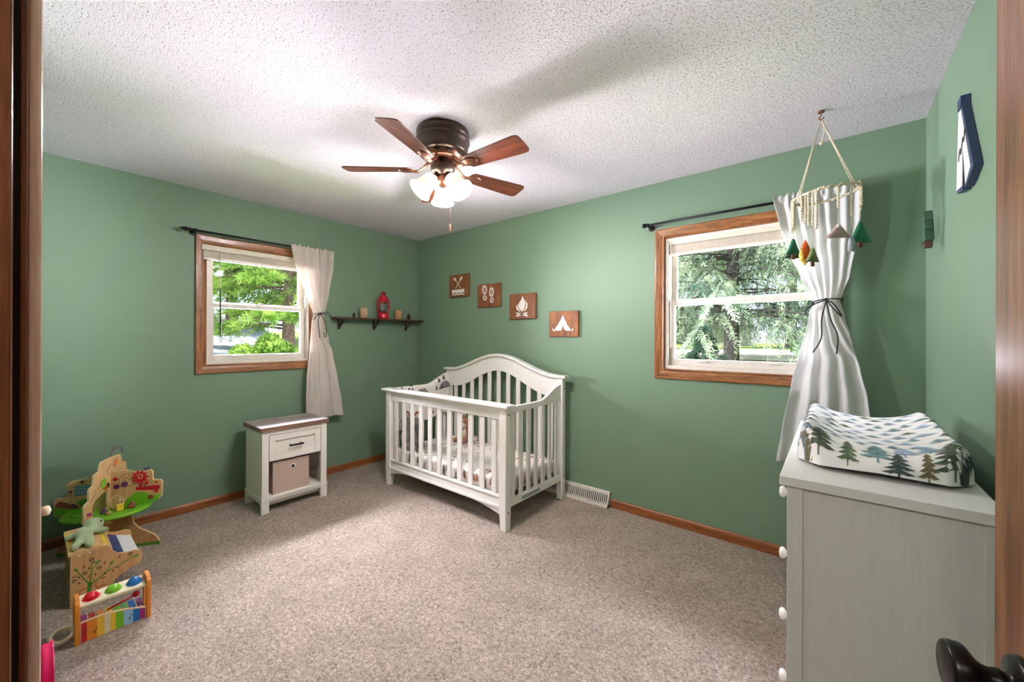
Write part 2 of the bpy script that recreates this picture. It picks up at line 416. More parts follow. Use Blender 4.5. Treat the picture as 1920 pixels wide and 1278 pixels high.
def thing(name, label, cat, loc=(0, 0, 0), group=None):
    o = bpy.data.objects.new(name, None); COL.objects.link(o); o.location = loc; o.empty_display_size = .1
    o['_o'] = tuple(loc); o['label'] = label; o['category'] = cat
    if group: o['group'] = group
    return o
def tag(o, label, cat, group=None):
    o['label'] = label; o['category'] = cat
    if group: o['group'] = group
    return o
def struct(o, label, cat):
    o['kind'] = 'structure'; return tag(o, label, cat)
def sthing(name, label, cat, loc=(0, 0, 0)):
    o = thing(name, label, cat, loc); o['kind'] = 'structure'; return o

def lerp_table(tab, z):
    """tab: [(z, value)] with z descending"""
    if z >= tab[0][0]: return tab[0][1]
    for (z0, a), (z1, b) in zip(tab, tab[1:]):
        if z >= z1:
            t = (z0 - z) / (z0 - z1); t = t * t * (3 - 2 * t) * .5 + t * .5
            return a + (b - a) * t
    return tab[-1][1]
def arc(cx, cy, r, a0, a1, n, ry=None):
    ry = r if ry is None else ry
    return [(cx + r * math.cos(math.radians(a0 + (a1 - a0) * i / n)), cy + ry * math.sin(math.radians(a0 + (a1 - a0) * i / n))) for i in range(n + 1)]
def bez(p, n=12):
    """smooth (Catmull-Rom) line through the points"""
    p = [Vector(q) for q in p]; out = []
    for i in range(len(p) - 1):
        a, b, c, d = p[max(i - 1, 0)], p[i], p[i + 1], p[min(i + 2, len(p) - 1)]
        for k in range(n):
            t = k / n
            out.append(.5 * ((2 * b) + (c - a) * t + (2 * a - 5 * b + 4 * c - d) * t * t + (3 * b - a - 3 * c + d) * t ** 3))
    out.append(p[-1]); return out

# ================================================================== THE ROOM
T = .15
fl = bx(-T, W + T, -D - 1.6, T, -.12, 0).build('floor', M['carpet']); struct(fl, 'beige flecked wall to wall carpet', 'carpet')
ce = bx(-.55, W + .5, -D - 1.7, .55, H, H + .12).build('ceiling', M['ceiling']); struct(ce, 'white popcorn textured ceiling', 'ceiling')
# window openings
W1 = (-2.005, -1.24, 1.10, 2.025)      # left wall: y0,y1,z0,z1
W2 = (2.822, 3.718, 1.10, 2.025)       # back wall: x0,x1,z0,z1
y0, y1, z0, z1 = W1
wl_ = MB().box(-T, 0, -D, y0, 0, H).box(-T, 0, y1, 0, 0, H).box(-T, 0, y0, y1, 0, z0).box(-T, 0, y0, y1, z1, H)
struct(wl_.build('wall_left', M['green']), 'green wall with the smaller window and floating shelf', 'wall')
x0, x1, z0, z1 = W2
wb_ = MB().box(-T, x0, 0, T, 0, H).box(x1, W + T, 0, T, 0, H).box(x0, x1, 0, T, 0, z0).box(x0, x1, 0, T, z1, H)
struct(wb_.build('wall_back', M['green']), 'green wall behind the crib with four plaques', 'wall')
struct(bx(W, W + T, -D - .1, 0, 0, H).build('wall_right', M['green']), 'green wall on the right beside the dresser', 'wall')
DX0, DX1, DZ = 3.185, 4.02, 2.06
wf = MB().box(-T, DX0 - .02, -D - .11, -D, 0, H).box(DX1 + .02, W + T, -D - .11, -D, 0, H).box(DX0 - .02, DX1 + .02, -D - .11, -D, DZ, H)
struct(wf.build('wall_front', M['green']), 'green wall holding the doorway the picture is taken from', 'wall')
hw = MB().box(1.6, W + T, -D - 1.6, -D - 1.5, 0, H).box(1.5, 1.6, -D - 1.6, -D - .11, 0, H).box(W + .02, W + T, -D - 1.5, -D - .11, 0, H)
struct(hw.build('wall_hallway', M['hallwall']), 'plain beige walls of the hallway outside the door', 'wall')

def baseboard(name, pts, label, mt, nrm):
    """pts: two ends on the wall; profile rounded at its top"""
    a, b = Vector(pts[0]), Vector(pts[1]); u = Vector(nrm)
    prof = [(0, 0), (.013, 0), (.013, .046), (.010, .056), (.005, .063), (0, .065)]
    m = MB(); m.ring([[a + u * p + Vector((0, 0, q)) for p, q in prof], [b + u * p + Vector((0, 0, q)) for p, q in prof]], smooth=False)
    struct(m.build(name, mt), label, 'baseboard')
baseboard('baseboard_left', ((0, -D, 0), (0, 0, 0)), 'brown wooden baseboard along the left wall', M['base_y'], (1, 0, 0))
baseboard('baseboard_back', ((0, 0, 0), (1.35, 0, 0)), 'brown wooden baseboard behind the crib', M['base_x'], (0, -1, 0))
baseboard('baseboard_back', ((2.412, 0, 0), (W, 0, 0)), 'brown wooden baseboard between the floor vent and dresser', M['base_x'], (0, -1, 0))
baseboard('baseboard_right', ((W, -2.2, 0), (W, -.02, 0)), 'brown wooden baseboard behind the dresser', M['base_y'], (-1, 0, 0))

# ---- windows
def make_window(name, label, P, opening, long_axis):
    """P(a, d, z): a along the wall, d outwards from the inner wall face"""
    a0, a1, z0, z1 = opening
    root = sthing(name, label, 'window', P((a0 + a1) / 2, 0, z0))
    cw = .07
    prof = [(0, .0), (0, .010), (.006, .017), (.016, .014), (.030, .017), (.058, .020), (.066, .020), (.07, .016), (.07, 0)]   # (from inner edge out, thickness)
    m = MB()
    corners = [(a0, z0, -1, -1), (a1, z0, 1, -1), (a1, z1, 1, 1), (a0, z1, -1, 1)]
    for i in range(4):
        m.m = 0 if i % 2 == 0 else 1
        r = []
        for (a, z, sa, sz) in (corners[i], corners[(i + 1) % 4]):
            r.append([P(a + sa * p, -t, z + sz * p) for p, t in prof])
        m.ring(r, smooth=False)
    m.build('casing', [M['oak_' + long_axis], M['oak_z']], root)
    # frame ring, with stops
    def frame_ring(mb, a0, a1, z0, z1, wl, wr, wb, wt, d0, d1):
        q = lambda A0, A1, Z0, Z1: mb.add([P(A0, d0, Z0), P(A1, d0, Z0), P(A1, d0, Z1), P(A0, d0, Z1), P(A0, d1, Z0), P(A1, d1, Z0), P(A1, d1, Z1), P(A0, d1, Z1)],
                                          [(0, 1, 2, 3), (7, 6, 5, 4), (0, 4, 5, 1), (1, 5, 6, 2), (2, 6, 7, 3), (3, 7, 4, 0)])
        q(a0, a0 + wl, z0, z1); q(a1 - wr, a1, z0, z1); q(a0 + wl, a1 - wr, z0, z0 + wb); q(a0 + wl, a1 - wr, z1 - wt, z1)
    f = MB(); frame_ring(f, a0, a1, z0, z1, .022, .022, .025, .02, .0, .14); f.build('frame', M['vinyl'], root, bevel=.002)
    zm = 1.569
    up = MB(); frame_ring(up, a0 + .022, a1 - .022, zm, z1 - .02, .036, .036, .026, .045, .075, .105)
    us = up.build('upper_sash', M['vinyl'], root, bevel=.003)
    lo = MB(); frame_ring(lo, a0 + .022, a1 - .022, z0 + .025, zm + .012, .032, .032, .045, .034, .035, .068)
    ls = lo.build('lower_sash', M['vinyl'], root, bevel=.003)
    def pane(sash, A0, A1, Z0, Z1, d):
        mb = MB(); mb.add([P(A0, d, Z0), P(A1, d, Z0), P(A1, d, Z1), P(A0, d, Z1), P(A0, d + .003, Z0), P(A1, d + .003, Z0), P(A1, d + .003, Z1), P(A0, d + .003, Z1)],
                          [(0, 1, 2, 3), (7, 6, 5, 4), (0, 4, 5, 1), (1, 5, 6, 2), (2, 6, 7, 3), (3, 7, 4, 0)])
        mb.build('pane', M['glass'], sash)
    pane(us, a0 + .055, a1 - .055, zm + .024, z1 - .062, .088)
    pane(ls, a0 + .051, a1 - .051, z0 + .067, zm - .018, .050)
    for k in (.28, .72):                      # lift rails on the bottom rail
        a = a0 + (a1 - a0) * k; mb = MB()
        mb.tube([P(a - .035, .034, z0 + .058), P(a - .035, .022, z0 + .058), P(a + .035, .022, z0 + .058), P(a + .035, .034, z0 + .058)], .004, 6)
        mb.build('sash_lift', M['vinyl'], ls)
    mb = MB(); a = (a0 + a1) / 2
    mb.box(-.03, .03, -.012, .012, 0, .012); mb.box(-.008, .022, -.02, .004, .012, .02)
    for p in range(len(mb.v)):
        v = mb.v[p]; mb.v[p] = Vector(P(a + v.x, .05 + v.y, zm + .012 + v.z))
    mb.build('sash_lock', M['vinyl'], ls)
    return root
PL = lambda a, d, z: Vector((-d, a, z))
PB = lambda a, d, z: Vector((a, d, z))
make_window('window_1', 'smaller oak framed window with cream curtain on the left wall', PL, W1, 'y')
make_window('window_2', 'larger oak framed window beside the baby mobile on the back wall', PB, W2, 'x')

# ---- blinds (raised), rods, curtains
def make_blind(label, P, a0, a1, ztop, proud, wand_a, wand_z, dark, loc, cord):
    root = thing('window_blind', label, 'blind', loc, 'raised window blinds')
    d0 = -proud
    def hx(mb, A0, A1, D0, D1, Z0, Z1):
        mb.add([P(A0, D0, Z0), P(A1, D0, Z0), P(A1, D0, Z1), P(A0, D0, Z1), P(A0, D1, Z0), P(A1, D1, Z0), P(A1, D1, Z1), P(A0, D1, Z1)],
               [(0, 1, 2, 3), (7, 6, 5, 4), (0, 4, 5, 1), (1, 5, 6, 2), (2, 6, 7, 3), (3, 7, 4, 0)])
    hd = MB(); hx(hd, a0, a1, d0, d0 + .045, ztop - .042, ztop); hd.build('headrail', M['blind'], root, bevel=.003)
    sl = MB()
    for k in range(16):
        z = ztop - .045 - k * .0032
        hx(sl, a0 + .012, a1 - .012, d0 + .004, d0 + .042, z - .002, z)
    sl.build('slat_stack', M['blind'], root)
    br = MB(); hx(br, a0 + .012, a1 - .012, d0 + .008, d0 + .04, ztop - .112, ztop - .098); br.build('bottom_rail', M['vinyl'], root, bevel=.003)
    w = MB(); w.tube([P(wand_a, d0 - .006, ztop - .03), P(wand_a, d0 - .008, wand_z + (.35 if dark else .0))], .0035, 6)
    if dark: w.m = 1; w.tube([P(wand_a, d0 - .008, wand_z + .36), P(wand_a + .003, d0 - .008, wand_z)], [.004, .005], 6)
    w.build('tilt_wand', [M['blind'], M['black']], root)
    if cord:
        a, zb = cord; c = MB(); c.tube([P(a, d0 - .012, ztop - .03), P(a, d0 - .02, 1.4), P(a - .002, d0 - .02, zb)], .0022, 6)
        c.tube([P(a - .002, d0 - .02, zb), P(a - .002, d0 - .02, zb - .05)], [.004, .011], 8)
        c.build('pull_cord', M['blind'], root)
    return root
make_blind('cream blind raised to the top of the smaller left wall window', PL, -2.04, -1.205, 2.022, .028, -1.925, 1.33, True, (0, -1.62, 1.91), (-1.262, .70))
make_blind('cream blind raised inside the larger back wall window', PB, 2.83, 3.71, 2.018, -.004, 2.862, 1.25, False, (3.27, 0, 1.91), None)

def make_rod(label, P, a0, a1, z, tip, loc):
    root = thing('curtain_rod', label, 'curtain rod', loc, 'black curtain rods')
    MB().tube([P(a0, -.08, z), P(a1, -.08, z)], .008, 10).build('rod', M['black'], root)
    f = MB()
    if tip: f.lathe([(.008, 0), (.013, .004), (.013, .012), (.008, .016), (.016, .028), (.012, .042), (.005, .06), (.0005, .072)], P(a0, -.08, z), P(-1, 0, 0) - P(0, 0, 0), 12)
    else: f.ball(P(a0, -.08, z), .017, 12, 8)
    f.build('finial', M['black'], root)
    for a in (a0 + .025, a1 - .02):
        b = MB(); b.tube([P(a, 0, z - .006), P(a, -.05, z - .006), P(a, -.078, z - .012)], .006, 8); b.cyl(P(a, 0, z - .006), P(a, -.006, z - .006), .022, n=16)
        b.lathe([(.006, -.008), (.013, -.006), (.013, .006), (.006, .008)], P(a, -.08, z), P(1, 0, 0) - P(0, 0, 0), 12)
        b.build('bracket', M['black'], root)
make_rod('black curtain rod with pointed finial over the smaller window', PL, -2.115, -1.05, 2.106, True, (0, -1.6, 2.1))
make_rod('black curtain rod with round end over the larger window', PB, 2.70, 3.872, 2.122, False, (3.28, 0, 2.12))

def make_curtain(label, P, left, right, ztop, zbot, ztie, matl, loc, seed, npl, side, hem):
    rnd = random.Random(seed)
    root = thing('curtain', label, 'curtain', loc, 'tied back curtains')
    ph = [rnd.uniform(-.5, .5) for _ in range(npl + 2)]
    amps = [rnd.uniform(.7, 1.25) for _ in range(npl + 2)]
    def pt(u, v):
        zb = zbot
        z = ztop - (ztop - zb) * v
        k = abs(z - ztie)
        l, r = lerp_table(left, z), lerp_table(right, z)
        wid = r - l
        s = u + .012 * math.sin(2 * PI * u * 3 + seed)
        a = l + wid * s
        pinch = math.exp(-(k / .10) ** 2)
        amp = (.005 + .006 * min(1, k / .35)) * (1 - .3 * pinch)
        if z <= ztie: amp *= (1.0 + .6 * min(1, k / .6))
        q = u * (npl if z > ztie else npl - (npl * .35) * min(1, k / .3) ** 1.5); i = int(min(q, npl - 1e-6)); fr = q - i
        A = amps[i] * (1 - fr) + amps[i + 1] * fr; B = ph[i] * (1 - fr) + ph[i + 1] * fr
        wv = .5 + .40 * math.cos(2 * PI * q + B) + .10 * math.cos(2 * PI * 1.7 * q + seed * 2 + z * 3)
        d = -.083 - amp * A * wv * 2 - .030 * pinch * math.sin(PI * u) - (.025 * min(1, k / .5) * math.sin(PI * u) if z < ztie else 0)
        e = max(0, 1 - abs(z - (ztop - .022)) / .03)
        d = d * (1 - e) + (-.0945 - .010 * (.5 + .5 * math.cos(2 * PI * q * 2 + B))) * e
        if v < 1e-6: z += .008 * math.cos(2 * PI * q * 2 + B)
        if z < .75: d = max(d, -.120)
        if v > .999: z += .012 * math.sin(PI * 2 * u + seed) + hem * (u - .5)
        return P(a, min(d, -.028), z)
    nz = 120
    # denser rows so the pinch reads
    m = MB(); m.grid(pt, 130, nz); o = m.build('cloth', matl, root, solid=.003)
    h = MB(); h.grid(lambda u, v: pt(u, .972 + .003 * v) + (P(0, -.0025, 0) - P(0, 0, 0)), 130, 1)
    h.build('hem_seam', matl, root)
    # cord round the waist, with a bow
    l, r = lerp_table(left, ztie), lerp_table(right, ztie); c = (l + r) / 2; hw_ = (r - l) / 2
    t = MB(); loop = []
    for k in range(33):
        th = 2 * PI * k / 32
        loop.append(P(c + (hw_ + .010) * math.cos(th), -.086 - .050 * math.sin(th), ztie + .012 * math.sin(th * 1) * side + .004 * math.cos(th)))
    t.tube(loop[:-1] + [loop[0]], .0032, 6)
    kx = c - .004 * side; kd = -.142
    t.ball(P(kx, kd, ztie + .01 * side), .008, 8, 6)
    t.build('tie_cord', M['cord_black'], root)
    return root, t, (kx, kd)
BL = [(2.137, 3.482), (1.983, 3.511), (1.842, 3.547), (1.665, 3.612), (1.566, 3.655), (1.512, 3.672), (1.472, 3.652), (1.377, 3.642), (1.257, 3.613), (1.062, 3.574), (.789, 3.53), (.60, 3.503)]
BR = [(2.137, 3.867), (2.043, 3.867), (1.932, 3.864), (1.8, 3.847), (1.657, 3.826), (1.568, 3.798), (1.525, 3.785), (1.443, 3.803), (1.284, 3.838), (1.151, 3.870), (.999, 3.900), (.60, 3.96)]
AL = [(2.12, -1.435), (1.987, -1.414), (1.822, -1.357), (1.667, -1.292), (1.521, -1.236), (1.425, -1.254), (1.207, -1.277), (.951, -1.303), (.777, -1.309), (.56, -1.308)]
AR = [(2.12, -1.052), (1.956, -1.060), (1.74, -1.095), (1.568, -1.126), (1.519, -1.138), (1.372, -1.114), (1.146, -1.057), (.929, -1.012), (.709, -.974), (.56, -.955)]
ca, tA, kA = make_curtain('cream curtain tied with black cord beside the smaller window', PL, AL, AR, 2.126, .575, 1.522, M['curtain_cream'], (0, -1.17, .57), 3, 5, 1, -.03)
cb, tB, kB = make_curtain('white curtain tied with black cord behind the dresser', PB, BL, BR, 2.150, .60, 1.520, M['curtain_white'], (3.69, 0, .6), 5, 6, 1, -.02)
def cord_ends(root, P, lines, r=.0030):
    m = MB()
    for ln in lines: m.tube(bez([P(*p) for p in ln], 6), r, 6)
    m.build('tie_bow', M['cord_black'], root)
cord_ends(ca, PL, [[(kA[0], kA[1], 1.528), (kA[0] - .03, -.150, 1.47), (kA[0] - .025, -.150, 1.40), (kA[0] - .012, -.148, 1.31)],
                   [(kA[0], kA[1], 1.528), (kA[0] + .035, -.150, 1.45), (kA[0] + .045, -.150, 1.34), (kA[0] + .03, -.150, 1.315), (kA[0] + .022, -.150, 1.36)],
                   [(kA[0], kA[1], 1.528), (kA[0] - .05, -.150, 1.50), (kA[0] - .065, -.145, 1.47), (kA[0] - .03, -.148, 1.52), (kA[0], kA[1], 1.53)],
                   [(kA[0], kA[1], 1.528), (kA[0] + .05, -.150, 1.545), (kA[0] + .10, -.13, 1.505), (kA[0] + .05, -.148, 1.525)]])
cord_ends(cb, PB, [[(kB[0], kB[1], 1.525), (kB[0] - .018, -.150, 1.42), (kB[0] - .02, -.152, 1.32), (kB[0] - .055, -.15, 1.24)],
                   [(kB[0], kB[1], 1.525), (kB[0] + .02, -.155, 1.42), (kB[0] + .05, -.155, 1.33), (kB[0] + .045, -.15, 1.235)],
                   [(kB[0], kB[1], 1.528), (kB[0] + .035, -.152, 1.50), (kB[0] + .065, -.145, 1.435), (kB[0] + .03, -.152, 1.48), (kB[0], kB[1], 1.528)],
                   [(kB[0], kB[1], 1.528), (kB[0] - .06, -.15, 1.50), (kB[0] - .10, -.12, 1.465), (kB[0] - .05, -.15, 1.515)]], .0036)

# ================================================================== CRIB
CX0, CX1, CY0, CY1 = .642, 2.048, -.845, -.085
crib = thing('crib', 'white baby crib with arched headboard in the room corner', 'crib', ((CX0 + CX1) / 2, (CY0 + CY1) / 2, 0))
cw = M['cribwhite']
def bump_(s, k=.86):
    s = min(1, abs(s) / k); return math.cos(PI / 2 * s) ** 2
CM = (CX0 + CX1) / 2; CH = (CX1 - CX0) / 2
# four legs, the front ones tapering below the apron
for x0, x1 in ((CX0, CX0 + .062), (CX1 - .062, CX1)):
    m = MB()
    t = .012
    out = -1 if x0 == CX0 else 1
    xa, xb = (x0, x1 - t) if out < 0 else (x0 + t, x1)
    m.hexa([(xa, CY0 + t * .3, 0), (xb, CY0 + t * .3, 0), (xb, CY0 + .052, 0), (xa, CY0 + .052, 0)], [(x0, CY0, .15), (x1, CY0, .15), (x1, CY0 + .058, .15), (x0, CY0 + .058, .15)])
    m.box(x0, x1, CY0, CY0 + .058, .15, .835)
    m.build('leg', cw, crib, bevel=.004)
for x0, x1 in ((CX0, CX0 + .055), (CX1 - .055, CX1)):
    bx(x0, x1, CY1 - .045, CY1, 0, .985).build('leg', cw, crib, bevel=.004)
# front rail with a moulded cap
m = MB(); m.box(CX0 + .06, CX1 - .06, CY0 + .012, CY0 + .036, .755, .835); m.box(CX0 + .06, CX1 - .06, CY0 + .006, CY0 + .042, .812, .836)
m.build('front_rail', cw, crib, bevel=.003)
m = MB(); prof = [(-.012, 0), (-.020, .006), (-.020, .016), (-.014, .024), (.07, .024), (.074, .016), (.074, .006), (.066, 0)]
m.ring([[(x, CY0 + p, .835 + q) for p, q in prof] for x in (CX0 - .045, CX1 + .022)], smooth=False)
m.build('front_cap', cw, crib, bevel=.003)
# apron: straight ledge over a shallow arch
n = 24; top = .232
poly = [(CX1 - .06, top), (CX0 + .06, top)] + [(CX0 + .06 + (CX1 - CX0 - .12) * i / n, .105 + .055 * (1 - abs(2 * i / n - 1) ** 2.6)) for i in range(n + 1)]
m = MB(); m.prism(poly, (0, CY0 + .010, 0), (1, 0, 0), (0, 0, 1), (0, 1, 0), .028); m.box(CX0 + .06, CX1 - .06, CY0 + .002, CY0 + .012, .150, .168); m.box(CX0 + .06, CX1 - .06, CY0 + .004, CY0 + .04, .222, .234)
m.build('front_apron', cw, crib, bevel=.002)
NS = 11
for i in range(NS):
    x = CX0 + .062 + (CX1 - CX0 - .124) * (i + .55) / (NS + .1)
    bx(x - .022, x + .022, CY0 + .017, CY0 + .031, .225, .76).build('slat', cw, crib, bevel=.003)
# headboard: arched panel, crown moulding, slats, lower rail
def crown(x): return 1.0 + .158 * bump_((x - CM) / CH, .93)
def under(x): return .828 + .182 * bump_((x - CM) / CH, .84)
n = 48; xs = [CX0 + (CX1 - CX0) * i / n for i in range(n + 1)]
m = MB(); m.prism([(x, crown(x) - .012) for x in xs] + [(x, under(x)) for x in reversed(xs) if CX0 + .05 < x < CX1 - .05], (0, CY1 - .037, 0), (1, 0, 0), (0, 0, 1), (0, 1, 0), .024)
m.build('headboard_panel', cw, crib, bevel=.002)
m = MB(); prof = [(-.055, -.016), (-.062, -.006), (-.062, .004), (-.055, .010), (.010, .010), (.014, 0), (.012, -.016)]
xs2 = [CX0 - .03 + (CX1 - CX0 + .06) * i / 64 for i in range(65)]
m.ring([[(x, CY1 + p, crown(min(max(x, CX0), CX1)) + q) for p, q in prof] for x in xs2], smooth=False)
m.build('headboard_crown', cw, crib, bevel=.002)
bx(CX0 + .05, CX1 - .05, CY1 - .037, CY1 - .012, .20, .27).build('back_rail', cw, crib, bevel=.002)
for i in range(NS):
    x = CX0 + .062 + (CX1 - CX0 - .124) * (i + .55) / (NS + .1)
    bx(x - .022, x + .022, CY1 - .032, CY1 - .018, .265, under(x) + .006).build('slat', cw, crib, bevel=.003)
# side rails with an S-curve rising to the headboard
def side_top(y):
    t = (y - CY0) / (CY1 - CY0); k = min(1, max(0, (t - .55) / .40)); k = k * k * (3 - 2 * k)
    return .838 + .10 * k
for xc, s in ((CX0 + .028, 1), (CX1 - .028, -1)):
    ys = [CY0 + .05 + (CY1 - .04 - CY0 - .05) * i / 24 for i in range(25)]
    lowz = lambda y: .79 + .012 * ((y - CY0) / (CY1 - CY0))
    m = MB(); m.prism([(y, side_top(y)) for y in ys] + [(y, lowz(y)) for y in reversed(ys)], (xc - .014, 0, 0), (0, 1, 0), (0, 0, 1), (1, 0, 0), .028)
    m.build('side_rail', cw, crib, bevel=.004)
    bx(xc - .014, xc + .014, CY0 + .05, CY1 - .04, .148, .20).build('lower_side_rail', cw, crib, bevel=.003)
    for i in range(7):
        y = CY0 + .058 + (CY1 - CY0 - .105) * (i + .55) / 7.1
        bx(xc - .007, xc + .007, y - .019, y + .019, .195, .80).build('slat', cw, crib, bevel=.003)
for yy, zz in ((CY0 + .03, .79), (CY0 + .03, .125), (CY1 - .022, .19), (CY1 - .022, .90)):
    MB().cyl((CX1 + .0002, yy, zz), (CX1 + .002, yy, zz), .006, n=10).build('bolt', M['bronze'], crib)
lb = bx(CX1 - .0145, CX1 - .0130, CY0 + .20, CY0 + .42, .160, .186); lb.build('warning_sticker', M['felt_grey'], crib)

# --- little printed motifs: flat shapes laid on a surface function S(u,v) -> point, offset along the normal
def surf_frame(S, u, v, e=1e-3):
    p = S(u, v); du = (S(u + e, v) - S(u - e, v)); dv = (S(u, v + e) - S(u, v - e))
    return p, du.normalized(), dv.normalized(), du.cross(dv).normalized()
def print_poly(mb, S, poly, u0, v0, su, sv, off, mi, rot=0):
    """poly in motif units (x right, y up) laid round (u0,v0); su,sv = surface-parameter size of one unit"""
    c, s = math.cos(rot), math.sin(rot); V = []
    for x, y in poly:
        X, Y = c * x - s * y, s * x + c * y
        p, a, b, n = surf_frame(S, u0 + X * su, v0 + Y * sv)
        V.append(p + n * off)
    mb.m = mi; mb.add(V, [list(range(len(V)))])
def fir_polys(rnd, tiers=5):
    """a brushed fir: ragged boughs either side of a stem"""
    out = []
    for i in range(tiers):
        y = 1 - (i + .25) / tiers; w = .10 + .42 * (i + 1) / tiers; d = .80 / tiers
        for sd in (-1, 1):
            w2 = w * rnd.uniform(.8, 1.1)
            out.append([(0, y + d * .9), (sd * w2 * .5, y + d * .15), (sd * w2, y - d * .55), (sd * w2 * .72, y - d * .62), (sd * w2 * .45, y - d * .75), (sd * w2 * .25, y - d * .45), (0, y - d * .55)])
    out.append([(-.035, 0), (.035, 0), (.02, .95), (-.02, .95)])
    out.append([(-.03, -.12), (.03, -.12), (.03, .05), (-.03, .05)])
    return out

# --- mattress with printed sheet
MX0, MX1, MY0, MY1, MZ0, MZ1 = CX0 + .062, CX1 - .055, CY0 + .052, CY1 - .05, .215, .325
bm_ = MB(); bm_.box(MX0, MX1, MY0, MY1, MZ0, MZ1)
rnd = random.Random(11)
St = lambda u, v: Vector((MX0 + (MX1 - MX0) * u, MY0 + (MY1 - MY0) * v, MZ1))
for k in range(70):
    u, v = rnd.uniform(.05, .95), rnd.uniform(.05, .95)
    polys = fir_polys(rnd, 3) if k % 2 else [arc(0, .3, .42, 0, 340, 9, .2)]
    for p in polys: print_poly(bm_, St, p, u, v, .05 * .5, .09 * .6, .003, 1 + k % 2, rnd.uniform(-.5, .5))
Sf = lambda u, v: Vector((MX0 + (MX1 - MX0) * u, MY0, MZ0 + (MZ1 - MZ0) * v))
for k in range(26):
    u, v = rnd.uniform(.04, .96), rnd.uniform(.1, .5)
    for p in fir_polys(rnd, 3): print_poly(bm_, Sf, p, u, v, .03, .5, .003, 1 + k % 2)
Sr = lambda u, v: Vector((MX1, MY0 + (MY1 - MY0) * u, MZ0 + (MZ1 - MZ0) * v))
for k in range(12):
    u, v = rnd.uniform(.05, .95), rnd.uniform(.1, .5)
    for p in fir_polys(rnd, 3): print_poly(bm_, Sr, p, u, v, .05, .5, .003, 1 + k % 2)
mt = bm_.build('crib_mattress', [M['sheet'], M['ink_grey'], M['ink_rust']], clean=False); tag(mt, 'crib mattress in a white sheet with faint woodland print', 'mattress')
md = mt.modifiers.new('bevel', 'BEVEL'); md.width = .02; md.segments = 3; md.limit_method = 'ANGLE'; md.angle_limit = math.radians(60)

# --- padded cover over the far side rail
def cov(u, v):
    """v 0..1 runs from the inner hem up over the rail and down outside"""
    y = CY0 + .07 + (CY1 - CY0 - .13) * u
    xc = CX0 + .028; top_ = side_top(y) + .020; r = .032
    Li, Lo = top_ - .57 - .02 * math.sin(9 * u), .16
    tot = Li + PI * r + Lo; s = v * tot
    if s < Li: return Vector((xc + r + .004 * math.sin(20 * u + 5 * s), y, top_ - r - Li + s))
    s -= Li
    if s < PI * r: a = s / r; return Vector((xc + r * math.cos(a), y, top_ - r + r * math.sin(a)))
    s -= PI * r; return Vector((xc - r, y, top_ - r - s))
m = MB(); m.grid(cov, 30, 40); rnd = random.Random(4)
Sc = cov
for k in range(16):
    u, v = rnd.uniform(.06, .94), rnd.uniform(.40, .58)
    for p in fir_polys(rnd, 3): print_poly(m, Sc, p, u, v, .050, .060, .0050, 2)
for u0, v0, mi in ((.46, .455, 1), (.90, .44, 1)):                       # grey hedgehog-like dome
    print_poly(m, Sc, arc(0, 0, 1, 0, 180, 14), u0, v0, .10, .085, .0048, 1)
    print_poly(m, Sc, [(-1, 0), (-1.25, -.12), (-.9, -.22), (.9, -.22), (1.15, 0)], u0, v0, .10, .085, .0054, 2)
for u0 in (.18, .36, .62, .80):                           # rust foxes near the hem
    print_poly(m, Sc, arc(0, 0, 1, 0, 180, 10), u0, .06, .055, .09, .0048, 3)
    print_poly(m, Sc, arc(0, 0, .55, 0, 180, 10), u0, .06, .055, .09, .0060, 0)
cv = m.build('crib_rail_cover', [M['sheet'], M['ink_grey'], M['ink_black'], M['ink_rust']], clean=False)
md = cv.modifiers.new('solid', 'SOLIDIFY'); md.thickness = .006; md.offset = 0
tag(cv, 'cream padded cover printed with woodland animals over the far crib rail', 'rail cover')

# --- soft toys: joined lumps fused into one skin
def lumps(mb, items):
    for it in items:
        if len(it) == 2: mb.ball(it[0], it[1], 14, 10)
        else: mb.tube([it[0], (Vector(it[0]) + Vector(it[1])) / 2, it[1]], [it[2], (it[2] + it[3]) / 2, it[3]], 10); mb.ball(it[0], it[2] * 1.0, 10, 8); mb.ball(it[1], it[3], 10, 8)
    return mb
ex, ey, ez = CX0 + .15, CY0 + .135, MZ1 + .006
el = thing('plush_toy', 'grey plush animal slumped in the near left crib corner', 'soft toy', (ex, ey, ez))
lumps(MB(), [((ex, ey, ez + .085), (.075, .065, .09)), ((ex + .005, ey - .01, ez + .205), .062), ((ex - .01, ey + .09, ez + .20), (.02, .05, .055)), ((ex - .01, ey - .075, ez + .205), (.02, .025, .055)),
             ((ex + .05, ey - .01, ez + .19), (ex + .085, ey - .01, ez + .11), .024, .016), ((ex + .02, ey + .05, ez + .03), (ex + .13, ey + .055, ez + .03), .032, .03), ((ex + .02, ey - .04, ez + .03), (ex + .13, ey - .04, ez + .03), .032, .03),
             ((ex, ey + .07, ez + .13), (ex + .07, ey + .09, ez + .06), .026, .022)]).build('body', M['plushgrey'], el, remesh=.009)
for yy in (.012, -.032): MB().ball((ex + .055, ey + yy, ez + .225), .006, 8, 6).build('eye', M['toyink'], el)
fx, fy, fz = CX0 + .40, CY1 - .13, MZ1 + .006
fo = thing('plush_toy', 'brown and cream plush fox sitting at the back of the crib', 'soft toy', (fx, fy, fz))
